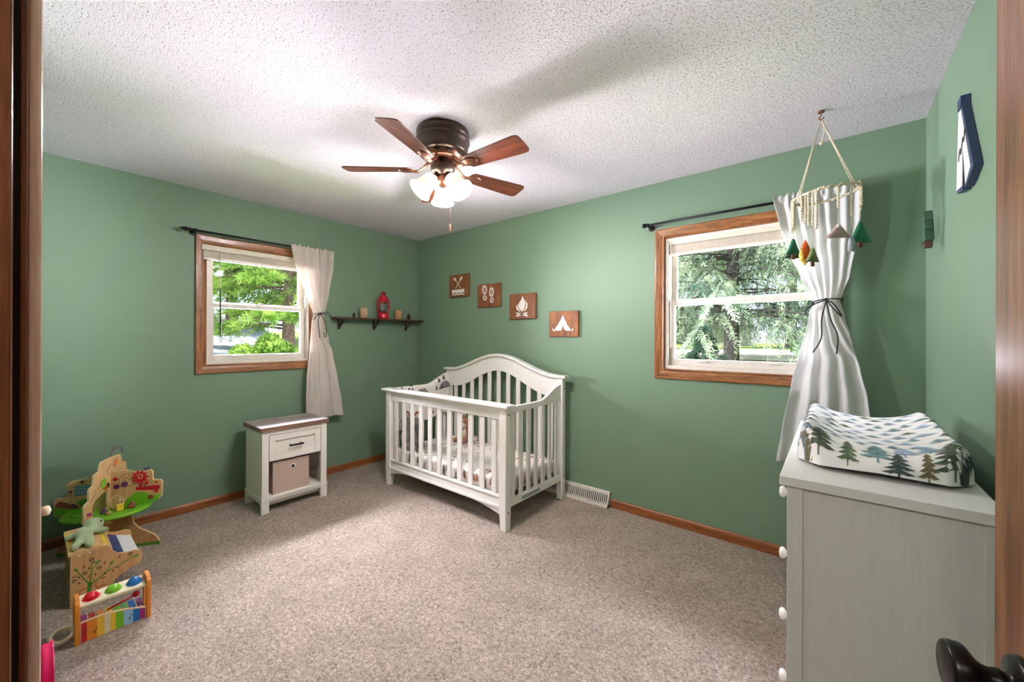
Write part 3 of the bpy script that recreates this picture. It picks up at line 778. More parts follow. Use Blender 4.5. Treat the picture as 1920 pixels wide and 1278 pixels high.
lumps(MB(), [((fx, fy, fz + .07), (.062, .055, .075)), ((fx + .005, fy - .01, fz + .17), (.058, .05, .05)), ((fx - .045, fy, fz + .215), (fx - .05, fy, fz + .245), .022, .008), ((fx + .045, fy, fz + .215), (fx + .055, fy, fz + .245), .022, .008),
             ((fx - .03, fy - .05, fz + .025), (fx - .05, fy - .12, fz + .025), .026, .022), ((fx + .03, fy - .05, fz + .025), (fx + .05, fy - .12, fz + .025), .026, .022)]).build('body', M['plushbrown'], fo, remesh=.008)
lumps(MB(), [((fx + .003, fy - .052, fz + .155), (.030, .03, .024)), ((fx, fy - .035, fz + .075), (.035, .03, .05)), ((fx + .07, fy - .02, fz + .03), (fx + .15, fy - .05, fz + .05), .026, .03)]).build('cream_fur', M['plushwhite'], fo, remesh=.007)
for xx in (-.02, .026): MB().ball((fx + xx, fy - .055, fz + .185), .006, 8, 6).build('eye', M['toyink'], fo)
MB().ball((fx + .003, fy - .083, fz + .16), .007, 8, 6).build('nose', M['toyink'], fo)

# ================================================================== NIGHTSTAND
NX0, NX1, NY0, NY1 = .135, .495, -1.787, -1.300
ns = thing('nightstand', 'white nightstand with weathered grey top under the smaller window', 'nightstand', ((NX0 + NX1) / 2, (NY0 + NY1) / 2, 0))
wt = M['white']
m = MB()
for ya, yb in ((NY0 + .006, NY0 + .024), (NY1 - .024, NY1 - .006)): m.box(NX0 + .01, NX1 - .03, ya, yb, .115, .607)          # sides
m.box(NX0 + .004, NX0 + .014, NY0 + .02, NY1 - .02, .09, .60)                                                     # back
for ya, yb in ((NY0 + .004, NY0 + .050), (NY1 - .050, NY1 - .004)): m.box(NX1 - .03, NX1 - .004, ya, yb, .115, .607)  # stiles
m.box(NX1 - .03, NX1 - .006, NY0 + .05, NY1 - .05, .578, .607)
m.build('carcass', wt, ns, bevel=.0015)
m = MB()                                                                                                       # plinth with ledge
m.box(NX0, NX1, NY0 - .001, NY1 + .001, .100, .117)
m.box(NX1 - .055, NX1 - .040, NY0 + .05, NY1 - .05, .045, .082)
m.build('plinth', wt, ns, bevel=.002)
for xa, xb in ((NX1 - .030, NX1 - .001), (NX0 + .004, NX0 + .035)):
    for ya, yb in ((NY0 + .001, NY0 + .052), (NY1 - .052, NY1 - .001)): bx(xa, xb, ya, yb, 0, .102).build('leg', wt, ns, bevel=.0015)
for ya, yb in ((NY0 + .004, NY0 + .018), (NY1 - .018, NY1 - .004)):
    m = MB(); m.prism([(NX0 + .035, .102), (NX0 + .035, .045), (NX0 + .07, .072), (NX1 - .06, .072), (NX1 - .03, .045), (NX1 - .03, .102)], (0, ya, 0), (1, 0, 0), (0, 0, 1), (0, 1, 0), yb - ya)
    m.build('side_apron', wt, ns)
bx(NX0 + .01, NX1 - .008, NY0 + .02, NY1 - .02, .082, .101).build('shelf', wt, ns, bevel=.001)
m = MB(); m.m = 1; m.box(NX0 - .004, NX1 + .010, NY0 - .008, NY1 + .008, .609, .640); m.m = 0; m.box(NX0 - .0036, NX1 + .0096, NY0 - .0076, NY1 + .0076, .640, .6415)
m.build('top', [M['greytop'], M['topedge']], ns)
dy0, dy1, dz0, dz1 = NY0 + .054, NY1 - .054, .382, .574
m = MB(); m.box(NX0 + .05, NX1 - .022, dy0, dy1, dz0, dz1)
fr = .042
for a in ((dy0, dy0 + fr, dz0, dz1), (dy1 - fr, dy1, dz0, dz1), (dy0 + fr, dy1 - fr, dz0, dz0 + fr), (dy0 + fr, dy1 - fr, dz1 - fr, dz1)): m.box(NX1 - .022, NX1 - .006, *a)
dr = m.build('drawer', wt, ns, bevel=.0012)
yc, zc = (dy0 + dy1) / 2, .478
m = MB(); m.box(NX1 + .006, NX1 + .016, yc - .052, yc + .052, zc - .006, zc + .006)
for s in (-1, 1): m.box(NX1 - .022, NX1 + .008, yc + s * .04 - .005, yc + s * .04 + .005, zc - .005, zc + .005)
m.build('handle', M['black'], dr, bevel=.0015)
# fabric bin on its shelf
BX0, BX1, BY0, BY1, BZ0, BZ1 = NX0 + .06, NX1 - .035, -1.70, -1.43, .101, .362
bn = thing('storage_bin', 'pinkish beige fabric storage bin inside the nightstand', 'storage bin', ((BX0 + BX1) / 2, (BY0 + BY1) / 2, BZ0))
m = MB(); t = .006
m.box(BX0, BX1, BY0, BY1, BZ0, BZ0 + t); m.box(BX0, BX0 + t, BY0, BY1, BZ0 + t, BZ1); m.box(BX1 - t, BX1, BY0, BY1, BZ0 + t, BZ1); m.box(BX0 + t, BX1 - t, BY0, BY0 + t, BZ0 + t, BZ1); m.box(BX0 + t, BX1 - t, BY1 - t, BY1, BZ0 + t, BZ1)
m.build('body', M['linen'], bn, bevel=.003)
m = MB(); yc, zc = (BY0 + BY1) / 2 + .01, .305
m.m = 0; m.lathe([(.012, -.001), (.018, .001), (.020, .002), (.018, .0035), (.012, .003)], (BX1, yc, zc), (1, 0, 0), 20, caps=False)
m.m = 1; m.cyl((BX1 - .001, yc, zc), (BX1 + .001, yc, zc), .012, n=20)
m.build('grommet', [M['knobwhite'], M['dark']], bn)

# ================================================================== WALL SHELF AND WHAT STANDS ON IT
SY0, SY1, SZ, SD = -1.035, -.02, 1.510, .125
sh = thing('wall_shelf', 'dark brown floating shelf on black brackets by the corner', 'shelf', (0, (SY0 + SY1) / 2, SZ))
bx(0, SD, SY0, SY1, SZ - .018, SZ).build('board', M['shelfwood'], sh, bevel=.002)
for y in (-.955, -.575, -.175):
    m = MB(); m.box(.0005, .004, y - .011, y + .011, SZ - .118, SZ - .018); m.box(.0005, .105, y - .011, y + .011, SZ - .022, SZ - .018)
    m.hexa([(.003, y - .009, SZ - .112), (.008, y - .009, SZ - .116), (.008, y + .009, SZ - .116), (.003, y + .009, SZ - .112)], [(.094, y - .009, SZ - .020), (.100, y - .009, SZ - .024), (.100, y + .009, SZ - .024), (.094, y + .009, SZ - .020)])
    m.cyl((.004, y, SZ - .05), (.006, y, SZ - .05), .004, n=8)
    m.build('bracket', M['bronze'], sh)
def pine_cone(x, y, h, label):
    t = thing('pine_cone', label, 'pine cone', (x, y, SZ), 'pine cones on the shelf')
    m = MB(); r = h * .42
    m.lathe([(r * .2, 0), (r * .7, h * .15), (r * .75, h * .4), (r * .45, h * .8), (0, h)], (x, y, SZ), n=12)
    for k in range(64):
        f = k / 64; a = k * 2.39996; z = h * (.05 + .92 * f); rr = r * math.sin(PI * (.22 + .72 * f)) 
        d = Vector((math.cos(a), math.sin(a), .35 + .9 * f)); c = Vector((x, y, SZ + z)) + Vector((math.cos(a), math.sin(a), 0)) * rr * .55
        s = Vector((-math.sin(a), math.cos(a), 0)) * h * .10; tip = c + d * h * .16
        m.add([c - s, c + s, tip + s * .5 + Vector((0, 0, .001)), tip - s * .5 + Vector((0, 0, .001)), c - s + Vector((0, 0, h * .05)), c + s + Vector((0, 0, h * .05))], [(0, 1, 2, 3), (4, 3, 2, 5), (0, 3, 4), (1, 5, 2)])
    m.build('scales', M['cone'], t, clean=False)
pine_cone(.075, -.835, .040, 'small round pine cone at the curtain end of the shelf')
pine_cone(.075, -.185, .058, 'taller pine cone at the corner end of the shelf')
def candle(x, y, r, h, matl, label):
    t = thing('candle_holder', label, 'candle holder', (x, y, SZ), 'log candle holders on the shelf')
    m = MB(); rr = random.Random(int(y * 1000)); n = 28
    rad = [1 + .03 * rr.uniform(-1, 1) for _ in range(n)]
    ring = lambda q, z: [(x + q * rad[j] * math.cos(2 * PI * j / n), y + q * rad[j] * math.sin(2 * PI * j / n), SZ + z) for j in range(n)]
    m.ring([ring(r, 0), ring(r, h - .004), ring(r - .004, h), ring(.020, h), ring(.020, h - .018)])
    m.build('log', matl, t)
    MB().lathe([(.018, 0), (.018, .014), (.003, .012)], (x, y, SZ + h - .018), n=16).build('tealight', M['vinyl'], t)
candle(.065, -.725, .038, .100, M['birch'], 'birch bark log candle holder left of the red lantern')
candle(.065, -.318, .035, .098, M['palewood'], 'smooth pale wood candle holder right of the red lantern')
# red hurricane lantern
lx, ly = .065, -.50
ln = thing('lantern', 'red hurricane lantern in the middle of the wall shelf', 'lantern', (lx, ly, SZ))
MB().lathe([(.052, 0), (.056, .006), (.056, .045), (.050, .058), (.030, .066), (.018, .070), (.018, .08)], (lx, ly, SZ), n=28).build('fuel_tank', M['red'], ln)
MB().lathe([(.026, .078), (.040, .105), (.042, .130), (.034, .160), (.028, .172)], (lx, ly, SZ), n=24, caps=False).build('globe', M['clearglass'], ln)
MB().lathe([(.031, .168), (.040, .176), (.040, .190), (.030, .196), (.030, .205), (.042, .212), (.034, .236), (.020, .250), (.018, .262), (.030, .268), (.014, .282), (.002, .285)], (lx, ly, SZ), n=28).build('chimney', M['red'], ln)
m = MB()
for s in (-1, 1):
    m.tube(bez([(lx, ly + s * .045, SZ + .05), (lx, ly + s * .060, SZ + .08), (lx, ly + s * .064, SZ + .14), (lx, ly + s * .058, SZ + .20), (lx, ly + s * .038, SZ + .222)], 6), .009, 8)
m.build('side_tube', M['red'], ln)
m = MB()
for k in range(4):
    a = PI / 4 + k * PI / 2; m.tube([(lx + .042 * math.cos(a), ly + .042 * math.sin(a), SZ + .07), (lx + .047 * math.cos(a), ly + .047 * math.sin(a), SZ + .12), (lx + .038 * math.cos(a), ly + .038 * math.sin(a), SZ + .175)], .0018, 6)
for z in (.10, .145): m.loop([(lx + .046 * math.cos(2 * PI * k / 20), ly + .046 * math.sin(2 * PI * k / 20), SZ + z) for k in range(20)], .0016, 5)
m.tube(bez([(lx + .01, ly - .066, SZ + .215), (lx + .045, ly - .06, SZ + .16), (lx + .062, ly - .03, SZ + .095), (lx + .066, ly, SZ + .085), (lx + .062, ly + .03, SZ + .09), (lx + .045, ly + .062, SZ + .15), (lx + .01, ly + .066, SZ + .215)], 6), .0014, 6)
m.build('wire_bail', mat('pale_red_wire', '#c98a8a', .4, .3), ln)

# ================================================================== PLAQUES ON THE BACK WALL
def plaque(x0, x1, z0, z1, k, label, polys):
    xc, zc, w, h = (x0 + x1) / 2, (z0 + z1) / 2, x1 - x0, z1 - z0
    t = thing('wall_plaque', label, 'plaque', (xc, 0, zc), 'stained wooden plaques stepping down the back wall')
    bx(x0, x1, -.022, -.001, z0, z1).build('board', M['sign'][k], t, bevel=.004)
    m = MB()
    for p in polys:
        m.prism([(xc + a * w, zc + b * h) for a, b in p], (0, -.0235, 0), (1, 0, 0), (0, 0, 1), (0, 1, 0), .002)
    m.build('emblem', M['emblem'], t)
def bar(a, b, w):
    (x0, y0), (x1, y1) = a, b; l = math.hypot(x1 - x0, y1 - y0); nx, ny = -(y1 - y0) / l * w, (x1 - x0) / l * w
    return [(x0 + nx, y0 + ny), (x0 - nx, y0 - ny), (x1 - nx, y1 - ny), (x1 + nx, y1 + ny)]
def ell(cx, cy, rx, ry, rot=0, n=18):
    c, s = math.cos(rot), math.sin(rot)
    return [(cx + rx * math.cos(2 * PI * i / n) * c - ry * math.sin(2 * PI * i / n) * s, cy + rx * math.cos(2 * PI * i / n) * s + ry * math.sin(2 * PI * i / n) * c) for i in range(n)]
def paddle(x0, y0, x1, y1):
    a = math.atan2(y1 - y0, x1 - x0)
    return [bar((x0, y0), (x1, y1), .012), ell(x1, y1, .10, .045, a)]
boat = [(-.34, -.16), (-.34, -.32), (.28, -.32), (.28, -.14), (.22, -.17), (-.28, -.17)]
wave = [(-.34 + .62 * i / 16, -.36 + .022 * math.sin(i * PI / 2.6)) for i in range(17)]
wavep = wave + [(x, y - .05) for x, y in reversed(wave)]
plaque(.558, .856, 1.742, 1.978, 0, 'square wood plaque with crossed oars above a canoe, topmost', paddle(-.16, -.12, .12, .30) + paddle(.10, -.12, -.19, .30) + [boat, wavep])
def sole(cx, cy, r):
    out = []
    o = [ell(cx, cy + .15, .105, .20, r), ell(cx + .015, cy - .19, .085, .12, r)]
    def rim(e, k):
        c = (sum(p[0] for p in e) / len(e), sum(p[1] for p in e) / len(e)); q = [(c[0] + (p[0] - c[0]) * k, c[1] + (p[1] - c[1]) * k) for p in e]
        return [[e[i], e[(i + 1) % len(e)], q[(i + 1) % len(e)], q[i]] for i in range(len(e))]
    for e in o: out += rim(e, .74)
    for k in range(4): out.append(bar((cx - .055, cy + .27 - k * .075), (cx + .055, cy + .25 - k * .075), .013))
    for k in range(2): out.append(bar((cx - .04, cy - .15 - k * .075), (cx + .07, cy - .17 - k * .075), .012))
    return out
plaque(.979, 1.283, 1.615, 1.845, 1, 'dark grained wood plaque with two white boot prints, second from top', sole(-.17, .10, .06) + sole(.13, -.02, -.02))
flame1 = [(0, .40), (.10, .22), (.13, .08), (.10, -.06), (.02, -.20), (-.02, -.20), (-.12, -.08), (-.15, .04), (-.10, .17), (-.02, .27)]
flame2 = [(.12, .22), (.20, .10), (.205, -.05), (.13, -.17), (.05, -.20), (.13, -.08), (.165, .06)]
flame3 = [(-.17, .10), (-.22, .0), (-.215, -.10), (-.13, -.19), (-.06, -.21), (-.13, -.12), (-.17, -.02)]
plaque(1.397, 1.698, 1.487, 1.721, 2, 'wood plaque with a white campfire, third from top', [flame1, flame2, flame3, bar((-.22, -.26), (.22, -.38), .032), bar((-.22, -.38), (.20, -.26), .030)])
tentL = [(-.02, .34), (-.09, .16), (-.20, -.06), (-.33, -.26), (-.08, -.26), (-.03, -.16), (-.005, -.02)]
tentR = [(-.02, .34), (.05, .18), (.15, -.06), (.28, -.26), (.08, -.26), (.02, -.16), (-.005, -.02)]
plaque(1.842, 2.130, 1.325, 1.543, 3, 'two tone wood plaque with a white tent, lowest of the plaques', [tentL, tentR, bar((-.37, -.16), (-.33, -.30), .011), bar((-.37, -.14), (-.32, -.26), .007), bar((.33, -.16), (.30, -.30), .011), bar((.28, -.24), (.34, -.20), .008)])

# ================================================================== FLOOR REGISTER
rg = thing('floor_register', 'cream slatted baseboard heating vent beside the crib', 'vent', (1.88, 0, 0))
RX0, RX1 = 1.36, 2.41
m = MB(); prof = [(0, .002), (.062, .002), (.064, .014), (.052, .022), (0, .022)]
m.ring([[(x, -p - .001, q) for p, q in prof] for x in (RX0, RX1)], smooth=False)
prof = [(0, .092), (.020, .092), (.022, .112), (.012, .118), (0, .118)]
m.ring([[(x, -p - .001, q) for p, q in prof] for x in (RX0, RX1)], smooth=False)
for x in (RX0, RX1 - .008): m.ring([[(x + e, -.001, .002), (x + e, -.064, .002), (x + e, -.064, .018), (x + e, -.022, .114), (x + e, -.001, .118)] for e in (0, .008)], smooth=False)
m.build('frame', M['vinyl'], rg)
m = MB(); m.box(RX0 + .005, RX1 - .005, -.012, -.002, .02, .10); m.build('duct', M['dark'], rg)
m = MB(); k = RX0 + .014
while k < RX1 - .012:
    m.add([(k, -.056, .020), (k + .006, -.056, .020), (k + .006, -.024, .096), (k, -.024, .096), (k, -.046, .020), (k + .006, -.046, .020), (k + .006, -.014, .096), (k, -.014, .096)],
          [(0, 1, 2, 3), (7, 6, 5, 4), (0, 3, 7, 4), (1, 5, 6, 2)]); k += .0165
m.build('louvres', M['vinyl'], rg)

# ================================================================== CEILING FAN
fcx, fcy = 2.093, -1.445
fan = thing('ceiling_fan', 'flush mount bronze ceiling fan with five wooden blades and three lit shades', 'ceiling fan', (fcx, fcy, H))
c0 = (fcx, fcy, 0)
MB().lathe([(.140, 2.4395), (.144, 2.425), (.144, 2.405), (.138, 2.400), (.138, 2.396), (.146, 2.388), (.147, 2.380), (.142, 2.374), (.137, 2.345), (.134, 2.322), (.130, 2.314), (.105, 2.311), (.02, 2.311)], c0, n=48).build('housing', M['bronze'], fan)
m = MB()
m.lathe([(.106, 2.314), (.104, 2.296), (.099, 2.292)], c0, n=48, caps=False); m.lathe([(.099, 2.292), (.101, 2.287), (.090, 2.282), (.058, 2.280), (.02, 2.280)], c0, n=48)
m.m = 1
for k in range(10):
    a = 2 * PI * k / 10 + .25
    m.ring([[(fcx + r_ * math.cos(a + e), fcy + r_ * math.sin(a + e), z) for z in (2.300, 2.309)] + [(fcx + (r_ - .004) * math.cos(a + e), fcy + (r_ - .004) * math.sin(a + e), z) for z in (2.309, 2.300)] for e in np.linspace(-.17, .17, 7) for r_ in (.1062,)], smooth=False)
m.build('vent_ring', [M['copper'], M['dark']], fan)
MB().lathe([(.050, 2.281), (.056, 2.278), (.056, 2.256), (.062, 2.254), (.066, 2.248), (.066, 2.230), (.060, 2.214), (.046, 2.203), (.042, 2.198), (.02, 2.196)], c0, n=40).build('switch_housing', M['bronze'], fan)
MB().lathe([(.030, 2.198), (.034, 2.186), (.033, 2.164), (.036, 2.158), (.033, 2.150), (.026, 2.144), (.016, 2.138), (.006, 2.134), (.0005, 2.132)], c0, n=32).build('light_fitter', M['copper'], fan)
P_BL = math.radians(12)
BZ_ = 2.232
for k, a in enumerate((-68, 4, 76, 148, 220)):
    ra = math.radians(a)
    d = Vector((math.cos(ra), math.sin(ra), 0)); tdir = Vector((-math.sin(ra), math.cos(ra), 0))
    s_ = tdir * math.cos(P_BL) - Vector((0, 0, 1)) * math.sin(P_BL); nrm = d.cross(s_)
    o = Vector((fcx, fcy, BZ_))
    # outline of a blade: rounded root, slight flare, rounded-corner tip
    L0, L1 = .165, .535
    pts = []
    hw = lambda r: .046 + .018 * min(1, (r - L0) / (L1 - L0) * 1.15)
    for r in np.linspace(L0 + .02, L1 - .03, 10): pts.append((r, hw(r)))
    e = hw(L1 - .03)
    pts += [(L1 - .012, e - .004), (L1 - .003, e - .018), (L1, 0), (L1 - .003, -(e - .018)), (L1 - .012, -(e - .004))]
    for r in np.linspace(L1 - .03, L0 + .02, 10): pts.append((r, -hw(r)))
    pts += [(L0 + .004, -.030), (L0, 0), (L0 + .004, .030)]
    # blade mesh in its own axes so that the grain follows it
    mb = MB(); mb.prism(pts, (0, 0, -.003), (1, 0, 0), (0, 1, 0), (0, 0, 1), .006)
    bl = mb.build('blade', M['blade'], None, bevel=.0015)
    R3 = Matrix((d, s_, nrm)).transposed()
    bl.matrix_world = Matrix.Translation(o) @ R3.to_4x4()
    bl.parent = fan; bl.matrix_parent_inverse = Matrix.Translation((-fcx, -fcy, -H))
    # blade iron: arm out of the motor and an oval pad under the blade
    q = lambda r, s, h: o + d * r + s_ * s + nrm * h
    m = MB(); m.tube(bez([o + d * .075 + Vector((0, 0, .040)), o + d * .105 + Vector((0, 0, .012)), q(.135, 0, -.008), q(.165, 0, -.008)], 6), [.012] * 6 + [.011] * 6 + [.013] * 7, 10, flat=.55)
    n = 24; rg_ = lambda rx, ry, h: [q(.195 + rx * math.cos(2 * PI * i / n), ry * math.sin(2 * PI * i / n), h) for i in range(n)]
    m.ring([rg_(.048, .030, -.0035), rg_(.048, .030, -.007), rg_(.040, .024, -.010), rg_(.036, .021, -.0095), rg_(.032, .018, -.013), rg_(.015, .009, -.0145)])
    m.build('blade_iron', M['copper'], fan)
for k, a in enumerate((139, 250, 9)):
    ra = math.radians(a); d = Vector((math.cos(ra), math.sin(ra), 0)); tl = math.radians(43)
    ax = d * math.sin(tl) + Vector((0, 0, -1)) * math.cos(tl)
    p0 = Vector((fcx, fcy, 2.186)) + d * .044
    m = MB(); m.tube(bez([Vector((fcx, fcy, 2.184)) + d * .025, p0 - ax * .004, p0 + ax * .012], 5), .012, 10)
    m.lathe([(.020, -.004), (.026, .002), (.026, .016), (.022, .018)], p0, ax, 24)
    m.build('lamp_arm', M['copper'], fan)
    m = MB()
    m.lathe([(.024, .010), (.034, .016), (.041, .032), (.043, .050)], p0, ax, 36, caps=False)
    m.m = 2; m.lathe([(.043, .050), (.044, .060), (.047, .080), (.056, .106)], p0, ax, 36, caps=False); m.m = 0
    m.lathe([(.053, .106), (.044, .079), (.040, .055), (.038, .033), (.030, .018)], p0, ax, 36, caps=False)
    m.m = 1; m.lathe([(.056, .106), (.062, .117), (.067, .124), (.064, .124), (.053, .106)], p0, ax, 36, caps=False)
    shd = m.build('lamp_shade', [M['litglass'], M['litrim'], M['litbell']], fan)
    MB().ball(p0 + ax * .062, (.020, .020, .028), 12, 8).build('bulb', M['litglass'], shd)
    light('fan_bulb', 'POINT', 36 if k == 0 else 28, (1.0, .925, .94), p0 + ax * (.118 if k == 0 else .103), radius=.03)
m = MB(); rx, ry = _R.x, _R.y
cxx, cyy = fcx + rx * .030, fcy + ry * .030
m.tube([(cxx, cyy, 2.19), (cxx + rx * .012, cyy + ry * .012, 2.10), (cxx + rx * .012, cyy + ry * .012, 1.935)], .0014, 6)
m.tube([(cxx + rx * .012, cyy + ry * .012, 1.937), (cxx + rx * .012, cyy + ry * .012, 1.930), (cxx + rx * .012, cyy + ry * .012, 1.902), (cxx + rx * .012, cyy + ry * .012, 1.896)], [.002, .0045, .005, .0035], 10)
m.build('pull_chain', M['copper'], fan)

# ================================================================== BABY MOBILE
hx_, hy_ = 3.706, -.408
mo = thing('baby_mobile', 'cream hoop baby mobile hung with felt trees in front of the back window', 'mobile', (hx_, hy_, H))
m = MB(); m.cyl((hx_, hy_, H - .001), (hx_, hy_, H - .008), .014, n=14)
m.tube(bez([(hx_, hy_, H - .006), (hx_, hy_, H - .022), (hx_ - .010, hy_, H - .034), (hx_, hy_, H - .044), (hx_ + .010, hy_, H - .034)], 6), .0025, 6)
m.build('ceiling_hook', M['copper'], mo)
ocx, ocy, ocz, orr = 3.722, -.410, 2.022, .130
def hoop(a, dr=0, dz=0):
    a = math.radians(a); x, y = math.cos(a), math.sin(a)
    return Vector((ocx + (orr + dr) * x, ocy + (orr + dr) * y, ocz + .014 * x + dz + .004 * y))
m = MB(); m.loop([hoop(k * 7.5) for k in range(48)], .0056, 8)
wr = []
for a in range(360):
    th = a * 22 * PI / 180
    wr.append(hoop(a, .006 * math.cos(th), .006 * math.sin(th)))
m.loop(wr, .0028, 5)
m.build('hoop', M['jute'], mo)
m = MB(); top_ = Vector((hx_, hy_, H - .046))
for a in (150, 158, 20, 28): m.tube([top_, hoop(a, 0, .004)], .0028, 6)
for a in (150, 24, 265, 195, 320, 345):
    for j in range(3): m.ball(hoop(a + 4 * j - 4, .002, .004), .0065, 8, 6)
m.tube(bez([top_ + Vector((.004, 0, .004)), top_ + Vector((.012, -.004, -.06)), top_ + Vector((.0, -.008, -.115))], 6), .0025, 6)
m.ball(top_ + Vector((0, -.008, -.118)), .008, 8, 6)
m.build('hanging_cord', M['jute'], mo)
def braid(mb, p, q):
    p, q = Vector(p), Vector(q); n = max(6, int((q - p).length / .005))
    for s in (0, PI): mb.tube([p + (q - p) * i / n + Vector((math.cos(i * 1.1 + s), math.sin(i * 1.1 + s), 0)) * .0028 for i in range(n + 1)], .0028, 5)
def pillow(mb, poly, o, u, v, w, th):
    """stuffed felt shape: outline with puffed faces"""
    o, u, v, w = Vector(o), Vector(u), Vector(v), Vector(w)
    cx = sum(p[0] for p in poly) / len(poly); cy = sum(p[1] for p in poly) / len(poly)
    den = []
    for i in range(len(poly)):
        a, b = poly[i], poly[(i + 1) % len(poly)]
        for k in range(4): den.append((a[0] + (b[0] - a[0]) * k / 4, a[1] + (b[1] - a[1]) * k / 4))
    rings = []
    for s, h in ((.25, 1), (.6, .9), (.85, .6), (1, .12), (1, -.12), (.85, -.6), (.6, -.9), (.25, -1)):
        rings.append([o + u * (cx + (x - cx) * s) + v * (cy + (y - cy) * s) + w * th * h for x, y in den])
    mb.ring(rings)
def ornament(name, label, ang, drop, poly, mats, yaw, th=.012, extra=None, strand=True, cordlab=None):
    p = hoop(ang, 0, -.004); q = p - Vector((0, 0, drop))
    u = Vector((math.cos(yaw), math.sin(yaw), 0)); w = Vector((-math.sin(yaw), math.cos(yaw), 0)); v = Vector((0, 0, 1))
    mb = MB(); pillow(mb, poly, q, u, v, w, th)
    o = mb.build(name, mats, mo)
    if label: o['label'] = label
    c = MB(); braid(c, p, p - Vector((0, 0, drop * .62))); c.tube([p - Vector((0, 0, drop * .62)), q + Vector((0, 0, .0))], .0012, 5)
    if strand: braid(c, hoop(ang + 7, .004, -.002), hoop(ang + 7, .004, -drop * .70)); braid(c, hoop(ang - 7, .004, -.002), hoop(ang - 7, .004, -drop * .60))
    c.build('cord', M['jute'], o)
    if extra: extra(o, q, u, v, w)
tri = lambda w, h: [(-w, -h), (w, -h), (w * .55, -h * .55), (.004, 0), (-.004, 0), (-w * .55, -h * .55)]
def trunk_(w, h, z, matl):
    def f(o, q, u, v, w_):
        mb = MB(); pillow(mb, [(-w, z - h), (w, z - h), (w, z + .008), (-w, z + .008)], q, u, v, w_, .007); mb.build('trunk', matl, o)
    return f
ornament('tree_ornament', 'green felt tree', 196, .185, tri(.044, .082), M['felt_green'], .9, extra=trunk_(.010, .022, -.082, M['felt_brown']))
ornament('mountain_ornament', 'dark teal felt mountain', 168, .215, tri(.046, .060), M['felt_teal'], .5)
def flame_core(o, q, u, v, w_):
    mb = MB(); pillow(mb, [(-.030, -.075), (-.022, -.040), (-.026, -.10), (0, -.125), (.006, -.11)], q, u, v, w_, .011); mb.build('yellow_flame', M['felt_yellow'], o)
ornament('flame_ornament', 'orange felt flame', 236, .215, [(0, 0), (.018, -.03), (.026, -.065), (.016, -.105), (-.004, -.122), (-.022, -.10), (-.026, -.06), (-.014, -.025)], M['felt_orange'], .7, extra=flame_core)
ornament('tree_ornament', 'olive felt tree', 250, .262, tri(.036, .068), M['felt_olive'], .9, extra=trunk_(.008, .022, -.068, M['felt_brown']))
def snow(o, q, u, v, w_):
    mb = MB(); pillow(mb, [(-.020, -.026), (-.010, -.020), (0, -.030), (.010, -.020), (.020, -.026), (.003, .001), (-.003, .001)], q, u, v, w_, .0115); mb.build('snow_cap', M['felt_white'], o)
ornament('mountain_ornament', 'dusty pink felt mountain', 292, .175, tri(.056, .066), M['felt_pink'], .55, extra=snow, strand=False)
ornament('bird_ornament', 'grey and white felt bird', 318, .238, [(0, 0), (.012, -.02), (.020, -.055), (.028, -.075), (.004, -.066), (-.016, -.078), (-.018, -.04), (-.010, -.012)], M['felt_grey'], 1.0, strand=False)
ornament('tree_ornament', 'tall green felt tree', 2, .160, tri(.052, .104), M['felt_green'], .62, extra=trunk_(.011, .022, -.104, M['felt_brown']))

# ================================================================== DRESSER
GX0, GX1, GY0, GY1, GZ = 3.655, 4.040, -1.535, -.60, .932
ds = thing('dresser', 'white woodgrain dresser against the right wall with a changing pad on top', 'dresser', ((GX0 + GX1) / 2, (GY0 + GY1) / 2, 0))
bx(GX0 - .017, 4.053, GY0 - .010, GY1 + .010, GZ - .027, GZ).build('top', M['dresser_top'], ds, bevel=.002)
for ys in (GY0, GY1 - .016):
    m = MB(); m.box(GX0, GX0 + .036, ys - .002, ys + .018, 0, GZ - .027); m.box(GX1 - .022, GX1, ys - .002, ys + .018, 0, GZ - .027)
    m.build('side_frame', M['dresser'], ds, bevel=.0015)
    bx(GX0 + .036, GX1 - .022, ys + .004, ys + .012, .06, GZ - .027).build('side_panel', M['dresser'], ds)
bx(GX1 - .012, GX1 - .004, GY0 + .016, GY1 - .016, .05, GZ - .03).build('back_panel', M['dresser'], ds)
bx(GX0 + .02, GX0 + .036, GY0 + .016, GY1 - .016, .0, .16).build('plinth', M['dresser'], ds)
for i, zc in enumerate((.84, .65, .46, .27)):
    d_ = bx(GX0 + .001, GX0 + .019, GY0 + .036, GY1 - .036, zc - .09, zc + (.060 if i == 0 else .09)).build('drawer', M['dresser'], ds, bevel=.002)
    for y in (-1.395, GY1 - .17):
        MB().lathe([(.006, 0), (.007, .010), (.012, .014), (.017, .019), (.017, .025), (.012, .030), (.0005, .032)], (GX0 + .001, y, zc), (-1, 0, 0), 20).build('knob', M['knobwhite'], d_)

